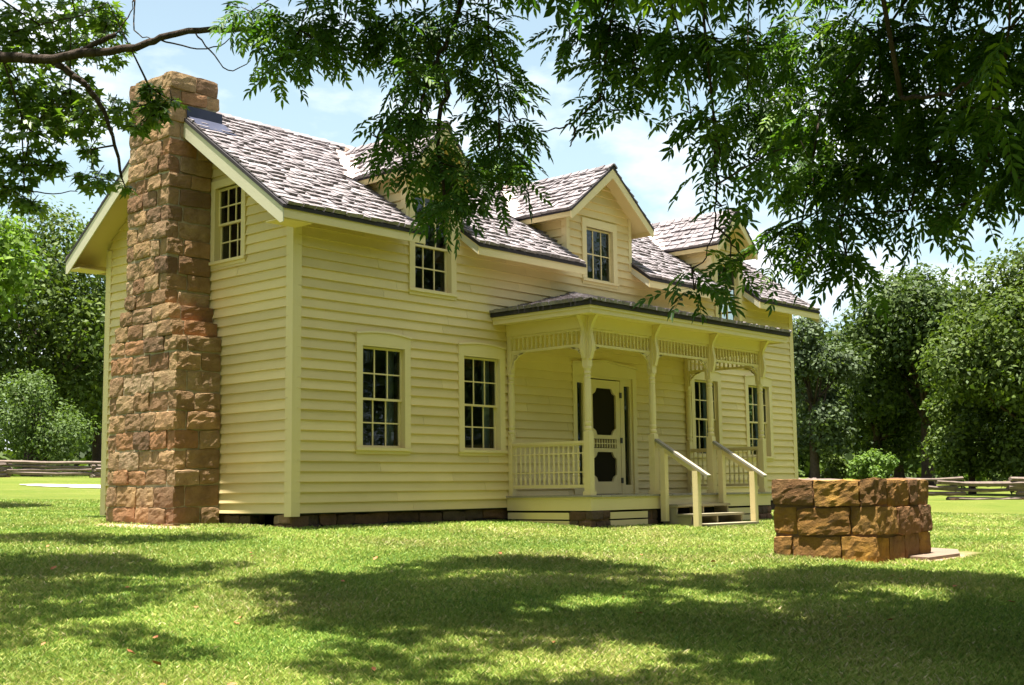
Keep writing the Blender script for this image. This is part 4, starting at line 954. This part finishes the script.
LIMB=[[-6.19, -2.56, 4.43], [-5.96, -2.88, 4.38], [-5.71, -3.23, 4.33], [-5.54, -3.43, 4.31], [-5.38, -3.74, 4.34], [-5.1, -4.13, 4.36], [-5.02, -4.41, 4.41], [-4.84, -4.77, 4.43], [-4.6, -5.18, 4.4], [-4.48, -5.39, 4.3], [-4.37, -5.61, 4.18]]
LIMB2=[[-5.54, -3.43, 4.31], [-5.31, -3.54, 4.14], [-5.11, -3.55, 3.95], [-4.95, -3.52, 3.69], [-4.82, -3.48, 3.31]]
LIMB3=[[-5.54, -3.43, 4.31], [-5.41, -3.61, 4.37], [-5.27, -3.8, 4.46], [-5.2, -3.96, 4.51]]
TW=[[[-5.2, -3.96, 4.51], [-5.11, -4.01, 4.68], [-5.07, -4.03, 4.86]], [[-4.87, -4.75, 4.4], [-4.82, -4.9, 4.22], [-4.75, -5.08, 4.01], [-4.65, -5.27, 4.08]], [[-5.11, -4.12, 4.82], [-5.11, -4.12, 4.53], [-5.04, -4.28, 4.43]], [[-5.4, -2.71, 3.22], [-5.28, -2.88, 3.18], [-5.02, -3.02, 3.22]], [[-5.27, -2.66, 4.92], [-5.07, -2.88, 4.99], [-4.82, -3.14, 5.16]], [[-5.02, -4.41, 4.39], [-4.85, -4.64, 4.3], [-4.69, -4.87, 4.3], [-4.66, -5.02, 4.37]], [[-5.55, -2.52, 3.27], [-5.43, -2.58, 3.22], [-5.31, -2.75, 3.08]]]
PLIMB=[[[-3.3, -6.73, 5.18], [-3.46, -6.7, 4.58], [-3.52, -6.65, 4.31], [-3.68, -6.62, 3.99], [-3.82, -6.62, 3.7], [-3.94, -6.65, 3.36]], [[-3.68, -6.62, 3.99], [-3.61, -6.69, 3.73], [-3.73, -6.71, 3.52], [-3.82, -6.77, 3.14], [-3.85, -6.88, 2.69], [-3.94, -6.79, 2.56]], [[-3.71, -8.41, 3.24], [-3.76, -8.34, 3.18], [-3.84, -8.24, 3.06], [-3.92, -8.14, 3.03], [-3.99, -8.05, 3.01]], [[-3.84, -8.24, 3.06], [-3.83, -8.25, 2.96], [-3.85, -8.22, 2.88]], [[-3.72, -9.43, 2.82], [-3.77, -9.46, 2.49], [-3.81, -9.48, 2.26], [-3.82, -9.46, 2.05], [-3.91, -9.42, 1.82]], [[-3.82, -9.47, 2.09], [-3.78, -9.53, 2.01], [-3.75, -9.59, 1.91]], [[-6.33, -11.96, 1.86], [-6.37, -12.12, 1.82], [-6.34, -12.2, 1.84], [-6.32, -12.25, 1.87]]]

def smooth_line(L, k=4):
    L = [Vector(p) for p in L]; out = []
    for i in range(len(L)-1):
        a, b, c, d = L[max(i-1, 0)], L[i], L[i+1], L[min(i+2, len(L)-1)]
        for j in range(k):
            t = j/k; q = .5*((2*b)+(c-a)*t+(2*a-5*b+4*c-d)*t*t+(3*b-a-3*c+d)*t**3)
            out.append(q+Vector((rnd.uniform(-1, 1), rnd.uniform(-1, 1), rnd.uniform(-1, 1)))*.012*(j > 0))
    return out+[L[-1]]
def big_tree(name, label, base, trunk, trad, visible, shade, extra, leaf, tpls, lai_v, lai_s, area, thin):
    global nodes_min
    z0 = gz(*base); root = thing(name, label, 'tree', (base[0], base[1], z0))
    pts = [(base[0], base[1], z0-.15)]+trunk; trunk_mesh(pts, trad, root, M['bark'])
    nodes = [[Vector(pts[0]), None]]
    for i, p in enumerate(pts[1:]): nodes.append([Vector(p), i])
    nodes_min = len(nodes)-1
    base_i = nodes_min; crotch = nodes[base_i][0]
    nodes[0], keep = nodes[0], nodes[0]
    # canopy first, then what hangs from it
    order = sorted([s[:3] for s in shade], key=lambda p: (Vector(p)-crotch).length)
    hang = [False]
    def attach(t):
        t = Vector(t); bi, bd = None, 1e9
        for i in range(base_i, len(nodes)):
            dv = nodes[i][0]-t; d = dv.length
            if hang[0]: d = math.hypot(dv.x, dv.y)*1.6+abs(dv.z)*(.6 if dv.z > 0 else 2.5)
            if d < bd: bd, bi = d, i
        a = nodes[bi][0]; L = (t-a).length; k = max(1, int(L/.6)); prev = bi
        for j in range(1, k+1):
            s = j/k; q = a+(t-a)*s
            if j < k: q = q+Vector((rnd.uniform(-.08, .08), rnd.uniform(-.08, .08), .1*L*math.sin(math.pi*s)+rnd.uniform(-.04, .04)))
            nodes.append([q, prev]); prev = len(nodes)-1
    for p in order: attach(p)
    n_can = len(nodes); hang[0] = True
    ov = {}
    for line, r0, r1 in extra:
        line = smooth_line(line)
        s0 = len(nodes); attach(line[0]); prev = len(nodes)-1
        for i in range(s0, len(nodes)): ov[i] = r0
        for j, q in enumerate(line[1:]): nodes.append([Vector(q), prev]); prev = len(nodes)-1; ov[prev] = r0+(r1-r0)*(j+1)/(len(line)-1)
    for p in sorted([v[:3] for v in visible], key=lambda p: -p[2]): attach(p)
    # small twigs inside each clump
    for v in visible:
        for _ in range(3):
            q = unit(rg.normal(size=3)); t = Vector(v[:3])+Vector((q[0]*v[3], q[1]*v[3], q[2]*v[4]))*.8
            best = min(range(base_i, len(nodes)), key=lambda i: (nodes[i][0]-Vector(v[:3])).length); nodes.append([t, best])
    limb_mesh('limbs', nodes, .0055, .6, trad[-1]*.9, M['bark'], root, base_i+1, n_can, thin, ov)
    P1, D1, U1 = fill(visible, lai_v, area, .11); P2, D2, U2 = fill([(x, y, z, r, r*.62) for x, y, z, r in shade], lai_s*1.5, area, .05)
    P = np.concatenate([P1, P2]); leaves('crown', tpls, P, np.concatenate([D1, D2]), np.concatenate([U1, U2]), rg.uniform(.8, 1.2, len(P)), leaf, root)
    return root
GAPS = [(-1.29, -8.89), (-1.19, -9.29), (-.68, -9.49), (-2.09, -8.96), (-2.41, -7.52), (-2.82, -7.19), (.5, -6.41), (-5.1, -8.91), (-4.97, -9.29), (-4.58, -9.45), (-6.28, -7.57), (-6.66, -7.7), (-6.3, -7.99), (-3.93, -9.62), (-3.35, -6.65), (-5.4, -7.28), (-2.13, -9.57), (-4.42, -5.73)]
def open_sun(L, keep):
    out = []
    for c in L:     # leave holes in the canopy where sun patches reach the lawn
        h = c[2]+.7; gx, gy = c[0]+.103*h, c[1]+.02*h
        d = min(math.hypot(gx-a, gy-b) for a, b in GAPS)
        if d > .30+keep*c[3]: out.append(c)
        elif d > .30: out.append([c[0], c[1], c[2], max(.25, (d-.25)*.8)])
    return out
# unseen pecan canopy, added to shade the hanging leaves and lawn below
for i in range(66):
    f_, r_ = (rnd.uniform(3.6, 8.2), rnd.uniform(.5, 5.5)) if i < 44 else (rnd.uniform(9.4, 11), rnd.uniform(-2.2, .6))
    x, y = -11.09+.746*f_+.666*r_, -14.06+.666*f_-.746*r_
    SHC.append([x, y, .29+.41*math.hypot(f_, r_)+rnd.uniform(.55, 2.6), rnd.uniform(.55, .85)])
for i in range(44):
    f_, r_ = rnd.uniform(7.6, 10.6), rnd.uniform(1.0, 6.2)
    x, y = -11.09+.746*f_+.666*r_, -14.06+.666*f_-.746*r_
    SHC.append([x, y, .29+.41*math.hypot(f_, r_)+rnd.uniform(.6, 2.2), rnd.uniform(.5, .75)])
for i in range(16):
    a = rnd.uniform(0, 6.28); d = rnd.uniform(1.5, 5); SHC.append([-.46+d*math.cos(a), -13.95+d*math.sin(a)*.8, rnd.uniform(6.5, 9.5), rnd.uniform(.8, 1.2)])
pb = (-.46, -13.95)
SHC = open_sun(SHC, .75)
big_tree('pecan_tree', 'large pecan with drooping compound leaves hanging over the top and right of the view', pb,
         [(-.5, -13.9, .6), (-.6, -13.85, 2.2), (-.8, -13.7, 3.8), (-1.0, -13.4, 5.4)], [.52, .40, .36, .32, .27], PEC, SHC, [(l, .026 if i < 2 else .010, .012 if i < 2 else .004) for i, l in enumerate(PLIMB)], M['pecan'], TP, 2.5, 3.1, .0135, .0036)
MAPL = [[a, b, c, d*1.1, e*1.45] for a, b, c, d, e in MAPL]
for i in range(14):
    a = rnd.uniform(0, 6.28); d = rnd.uniform(.8, 3.2); SHL.append([-9.4+d*math.cos(a), -.2+d*math.sin(a), rnd.uniform(5.5, 9.0), rnd.uniform(.7, 1.1)])
SHL = open_sun(SHL, .75)
big_tree('maple_tree', 'star-leaved maple reaching in at upper left with a long bare limb by the chimney', (-8.55, -.39),
         [(-8.5, -.5, .7), (-8.4, -.7, 2.0), (-8.2, -1.0, 3.3), (-8.0, -1.1, 4.3)], [.36, .29, .26, .23, .19], MAPL, SHL, [(LIMB, .055, .016), (LIMB2, .034, .014), (LIMB3, .03, .024)]+[(t, .008, .004) for t in TW], M['maple'], TM, 3.6, 2.7, .0105, .0045)

def far_tree(name, label, x, y, H, R, crown_low, leaf, n, size, lobes=22, trunk_r=.28, flat=1.0, group=None, cat='tree', stems=1, lob=.36):
    z0 = gz(x, y); root = thing(name, label, cat, (x, y, z0), group)
    zc, rz = z0+(crown_low+H)/2, (H-crown_low)/2
    L = []; k = 0
    while len(L) < lobes:
        q = rg.normal(size=3); q /= np.linalg.norm(q); t = rg.uniform(.45, .82); hz = q[2]*t
        wid = (1-max(0, hz)**2*.35)*(1 if hz > -.3 else .85)
        L.append((x+q[0]*t*R*wid, y+q[1]*t*R*wid, zc+hz*rz*.98, rg.uniform(.75, 1.25)*lob*min(R, rz*1.2)))
    L.append((x, y, zc+rz*.72, lob*R*.9))
    P = []; Nn = []; wts = np.array([l[3]**2 for l in L]); cnt = (n*wts/wts.sum()).astype(int)
    for (lx, ly, lz, lr), c in zip(L, cnt):
        q = unit(rg.normal(size=(c, 3))); rad = lr*(1-.45*rg.random(c)**2.0)*(1+.18*rg.normal(size=c)); P.append(np.array([lx, ly, lz])+q*rad[:, None]*np.array([1, 1, .85])); Nn.append(q*.7+np.array([0, 0, .55])+rg.normal(size=(c, 3))*.55)
    P = np.concatenate(P); Nn = unit(np.concatenate(Nn)); n = len(P)
    A = unit(np.cross(Nn, rg.normal(size=(n, 3)))); B = np.cross(Nn, A); s = size*rg.uniform(.6, 1.35, n)[:, None]
    V = np.stack([P-A*s*.62, P-B*s*.36+Nn*s*.08, P+A*s*.62-Nn*s*.12, P+B*s*.36+Nn*s*.08], 1).reshape(-1, 3)
    F = np.arange(4*n).reshape(-1, 4)
    np_mesh('crown', V, F, rg.random(n), leaf, root)
    mb = MB(); zt = zc+rz*.25
    for s_ in range(stems):
        a = rnd.uniform(0, 6.28); ox, oy = (0, 0) if stems == 1 else (.25*math.cos(a), .25*math.sin(a)); tx, ty = (rnd.uniform(-.2, .2)*R*.5, rnd.uniform(-.2, .2)*R*.5) if stems == 1 else (ox*2.5, oy*2.5)
        ps = [(x+ox+tx*t, y+oy+ty*t, z0-.2+(zt-z0)*t) for t in (0, .12, .35, .7, 1)]
        mb.tube(ps, [trunk_r*1.35/stems**.5, trunk_r/stems**.5, trunk_r*.85/stems**.5, trunk_r*.5/stems**.5, trunk_r*.2/stems**.5], 9, .5)
    for lx, ly, lz, lr in L[:14]:
        t0 = rnd.uniform(.35, .75); p0 = Vector((x, y, z0+(zt-z0)*t0)); p2 = Vector((lx, ly, lz)); p1 = (p0+p2)/2+Vector((0, 0, -.05*R)); mb.tube([p0, p1, p2], [trunk_r*.34, trunk_r*.22, trunk_r*.08], 5, .5)
    mb.build('trunk', M['bark'], root, smooth=True)
    return root
far_tree('oak_tree', 'tallest spreading dark oak on the right skyline, standing past the stone well', 45.8, 10.7, 10.8, 3.9, 1.2, M['lf_dark'], 28000, .21, 34, .3)
far_tree('oak_tree', 'dark oak with a lower crown between the grey-green tree and the tallest oak', 48.5, 14.4, 9.0, 3.3, .7, M['lf_dark'], 20000, .21, 28, .26)
far_tree('feathery_tree', 'grey-green feathery tree just past the right corner of the house', 40.1, 13.4, 8.3, 2.2, .3, M['lf_grey'], 13000, .17, 18, .22)
far_tree('broad_tree', 'broad leafy tree with a mid-green crown down to the grass at the right edge', 36.3, 2.4, 9.9, 3.5, .2, M['lf_mid'], 30000, .17, 34, .24)
far_tree('broad_tree', 'tall tree half out of view past the right edge', 39.5, .2, 12.5, 3.6, .8, M['lf_mid'], 17000, .2, 24, .3)
far_tree('broad_tree', 'short rounded tree with pale leaves in front of the broad tree at the right edge', 37.2, 5.2, 4.9, 2.0, .0, M['lf_mid'], 11000, .15, 16, .14)
far_tree('shrub', 'bright green bush beneath the dark oaks, seen just above the well', 39.6, 10.4, 1.6, 1.25, .0, M['lf_lite'], 2600, .13, 9, .05, cat='bush', stems=3)
far_tree('shrub', 'yellow-green bush at the foot of the tallest oak, right of the well', 40.6, 7.0, 2.2, 1.3, .0, M['lf_lite'], 3000, .13, 9, .05, cat='bush', stems=3)
far_tree('shrub', 'low dark bush in the gap between house and oaks', 43.3, 14.4, 1.6, 1.2, .0, M['lf_mid'], 2200, .14, 9, .05, cat='bush', stems=3)
far_tree('oak_tree', 'dark background tree in the gap behind the two right-hand oaks', 58.0, 17.7, 8.6, 4.2, .6, M['lf_dark'], 7000, .3, 18, .3)
far_tree('oak_tree', 'dark background tree behind the grey-green feathery tree', 57.7, 23.0, 9.0, 4.2, .6, M['lf_dark'], 7000, .3, 18, .3)
far_tree('oak_tree', 'dark background tree behind the broad tree at the right', 63.2, 12.5, 8.6, 4.6, .6, M['lf_dark'], 7000, .3, 18, .3)
far_tree('oak_tree', 'tree hidden behind the right half of the house roof', 49.0, 23.0, 7.8, 3.4, 1.0, M['lf_dark'], 5000, .28, 16, .3)
far_tree('slender_tree', 'slender light green tree whose top shows over the roof between the first two dormers', 17.1, 11.4, 10.9, 1.75, 3.0, M['lf_lite'], 8000, .14, 22, .14, lob=.42)
far_tree('shade_tree', 'big dark shade tree beyond the left fence, its trunk in deep shadow', 17.8, 42.0, 13.6, 5.2, 1.4, M['lf_mid'], 17000, .22, 28, .34)
far_tree('shade_tree', 'dark shade tree at the left edge beyond the fence', 12.0, 40.5, 13.6, 4.8, 1.5, M['lf_dark'], 12000, .22, 24, .34)
far_tree('shade_tree', 'dark shade tree beyond the left fence, half hidden by the chimney', 23.0, 42.8, 13.2, 4.8, 1.4, M['lf_mid'], 11000, .22, 24, .32)
far_tree('shade_tree', 'background shade tree seen over the car, farther off than its neighbours', 27, 52, 11, 5, .8, M['lf_dark'], 8000, .3, 20, .3)
far_tree('shade_tree', 'background shade tree farthest to the left', 14, 52, 10, 5, .6, M['lf_dark'], 8000, .3, 20, .3)
far_tree('small_tree', 'small round-headed many-stemmed tree with pale leaves beside the left fence', 13.9, 34.2, 4.3, 2.3, .45, M['lf_sage'], 8000, .12, 18, .12, cat='small tree', stems=5)
far_tree('sweetgum_tree', 'sunlit yellow-green tree at the left edge between house and far trees', -.0, 10.6, 6.5, 1.75, 3.3, M['lf_yel'], 9000, .12, 24, .2)
# the trees the house looks out on, behind the viewer
for i, (x, y, H, R) in enumerate(((-24, -18, 14, 5), (-19, -25, 15, 5.5), (-10, -27, 14, 5.5), (-1, -25, 15, 6), (8, -24, 14, 5.5), (16, -22, 13, 5.5), (24, -20, 13, 5.5), (-23, -8, 13, 4.8), (3, -33, 16, 6), (-13, -34, 16, 6), (19, -31, 16, 6), (33, -14, 14, 5), (40, -22, 15, 5.5))):
    far_tree('shade_tree', 'tall shade tree behind the viewer, facing the front of the house', x, y, H, R, 1.2, M['lf_dark'], 6000, .36, 20, .34, group='shade trees behind the viewer')
# far wood closing the horizon
def far_wood():
    P = []
    for i in range(520):
        a = 6.283*i/520+rg.uniform(-.01, .01); d = rg.uniform(88, 118); cx, cy = -11+d*math.sin(a), -14+d*math.cos(a); R = rg.uniform(3.2, 5.5); H = rg.uniform(6, 9.5); z0 = gz(cx, cy)
        H *= 1.0 if .1 < a < 1.7 else 1.7; q = unit(rg.normal(size=(300, 3))); t = 1-.4*rg.random(300)**2; P.append(np.array([cx, cy, z0+H*.5])+q*t[:, None]*np.array([R, R, H*.52])); P.append((np.array([cx*.97-.3, cy*.97-.4, z0+1.2])+q*t[:, None]*np.array([R*1.1, R*1.1, 1.7]))[:150])
    P = np.concatenate(P); n = len(P); Nn = unit(rg.normal(size=(n, 3))+np.array([0, 0, .5])); A = unit(np.cross(Nn, rg.normal(size=(n, 3)))); B = np.cross(Nn, A); s = rg.uniform(.35, .75, n)[:, None]
    V = np.stack([P-A*s*.7, P-B*s*.45, P+A*s*.7, P+B*s*.45], 1).reshape(-1, 3)
    tag(np_mesh('far_wood', V, np.arange(4*n).reshape(-1, 4), rg.random(n), M['lf_dark']), 'distant wood closing the horizon behind the lawn', 'wood', kind='stuff')
far_wood()

# ------------------------------------------------------------------ grass blades and fallen leaves
def make_grass():
    m = bpy.data.materials.new('grass_blade'); m.use_nodes = True; nt = m.node_tree; L = nt.links.new; b = nt.nodes['Principled BSDF']; b.inputs['Roughness'].default_value = .55; b.inputs['Specular IOR Level'].default_value = .3
    at = nt.nodes.new('ShaderNodeAttribute'); at.attribute_name = 'rnd'; rp = nt.nodes.new('ShaderNodeValToRGB'); e = rp.color_ramp.elements
    cols = [(.105, .21, .027), (.215, .32, .045), (.335, .39, .08), (.47, .44, .14), (.64, .53, .31)]
    while len(e) < 5: e.new(.5)
    for i, c in enumerate(cols): e[i].position = (0, .3, .6, .85, 1)[i]; e[i].color = (*c, 1)
    L(at.outputs['Fac'], rp.inputs[0]); geo = nt.nodes.new('ShaderNodeNewGeometry'); n = nt.nodes.new('ShaderNodeTexNoise'); n.inputs['Scale'].default_value = .45; n.inputs['Detail'].default_value = 5; L(geo.outputs['Position'], n.inputs['Vector'])
    mr = nt.nodes.new('ShaderNodeMapRange'); mr.inputs[1].default_value = .3; mr.inputs[2].default_value = .7; mr.inputs[3].default_value = .72; mr.inputs[4].default_value = 1.25; L(n.outputs['Fac'], mr.inputs[0])
    hv = nt.nodes.new('ShaderNodeHueSaturation'); L(mr.outputs[0], hv.inputs['Value']); L(rp.outputs[0], hv.inputs['Color']); L(hv.outputs[0], b.inputs['Base Color'])
    t = nt.nodes.new('ShaderNodeBsdfTranslucent'); L(hv.outputs[0], t.inputs[0]); ms = nt.nodes.new('ShaderNodeMixShader'); ms.inputs[0].default_value = .35; L(b.outputs[0], ms.inputs[1]); L(t.outputs[0], ms.inputs[2]); L(ms.outputs[0], nt.nodes['Material Output'].inputs[0])
    N = 1000000
    d = 6.0+24*rg.random(N)**1.7; a = np.where(rg.random(N) < .76, rg.uniform(-.46, .46, N), rg.normal(0, .62, N))+.8424
    x = -11.09+d*np.sin(a); y = -14.06+d*np.cos(a)
    ok = ~((x > -.05) & (x < 14.3) & (y > -.0) & (y < 5.1)) & ~((x > 4.4) & (x < 10) & (y > -1.85) & (y < .1)) & ~((x > 1.5) & (x < 2.95) & (y > -8.0) & (y < -6.7)) & ~((x > 2.1) & (x < 3.95) & (y > -8.35) & (y < -7.1)) & ~((x > -.85) & (x < 0) & (y > 1.6) & (y < 3.5))
    soil = (np.hypot((x+1.15)/.6, (y-2.0)/1.5) < 1+.3*rg.normal(size=N)) & (rg.random(N) < .9); ok &= ~soil
    x, y, d = x[ok], y[ok], d[ok]; N = len(x); z = ground(x, y)
    patch = np.sin(x*1.3+np.sin(y*.9)*2)*np.cos(y*1.1+np.sin(x*.7)*2)
    h = rg.uniform(.016, .045, N)*(1+.25*patch); w = rg.uniform(.0025, .005, N)*(d/8)**.8
    az = rg.uniform(0, 6.283, N); ln = rg.uniform(.3, 1.3, N)*h; la = rg.uniform(0, 6.283, N)
    base = np.stack([x, y, z-.004], -1); s = np.stack([np.cos(az), np.sin(az), 0*az], -1)*w[:, None]
    mid = base+np.stack([np.cos(la)*ln*.35, np.sin(la)*ln*.35, h*.62], -1); tip = base+np.stack([np.cos(la)*ln, np.sin(la)*ln, h], -1)
    V = np.stack([base-s, base+s, mid+s*.8, tip], 1)
    V2 = V.reshape(-1, 3); F = np.arange(4*N).reshape(-1, 4)
    R = np.clip(.42+.2*patch+rg.normal(0, .22, N), 0, 1)
    tag(np_mesh('grass', V2, F, R, m), 'mown lawn grass in front of the house', 'grass', kind='stuff')
make_grass()
def fallen():
    proto = None
    tv = [(0, 0, 0), (.03, .022, .012), (.06, .028, .006), (.05, .008, .0), (.085, 0, .014), (.05, -.01, .002), (.055, -.03, .012), (.025, -.02, .004)]
    me = None
    for i in range(46):
        d = 6.9+9*rnd.random()**1.2; a = .8424+rnd.uniform(-.4, .4); x, y = -11.09+d*math.sin(a), -14.06+d*math.cos(a)
        if (1.3 < x < 4.1 and -8.6 < y < -6.5): continue
        if proto is None:
            mb = MB(); mb.add(tv, [(0, 1, 3), (1, 2, 3), (3, 2, 4), (0, 3, 5), (3, 4, 5), (5, 4, 6), (0, 5, 7), (7, 5, 6)], .5)
            o = proto = mb.build('fallen_leaf', M['dryleaf']); tag(o, 'small dry russet leaf lying on the lawn', 'leaf', 'fallen leaves on the lawn')
        else:
            o = proto.copy(); C.objects.link(o)
        s = rnd.uniform(.45, .9); o.location = (x, y, gz(x, y)+.035); o.rotation_euler = (rnd.uniform(-.4, .4), rnd.uniform(-.4, .4), rnd.uniform(0, 6.28)); o.scale = (s, s, s)
fallen()
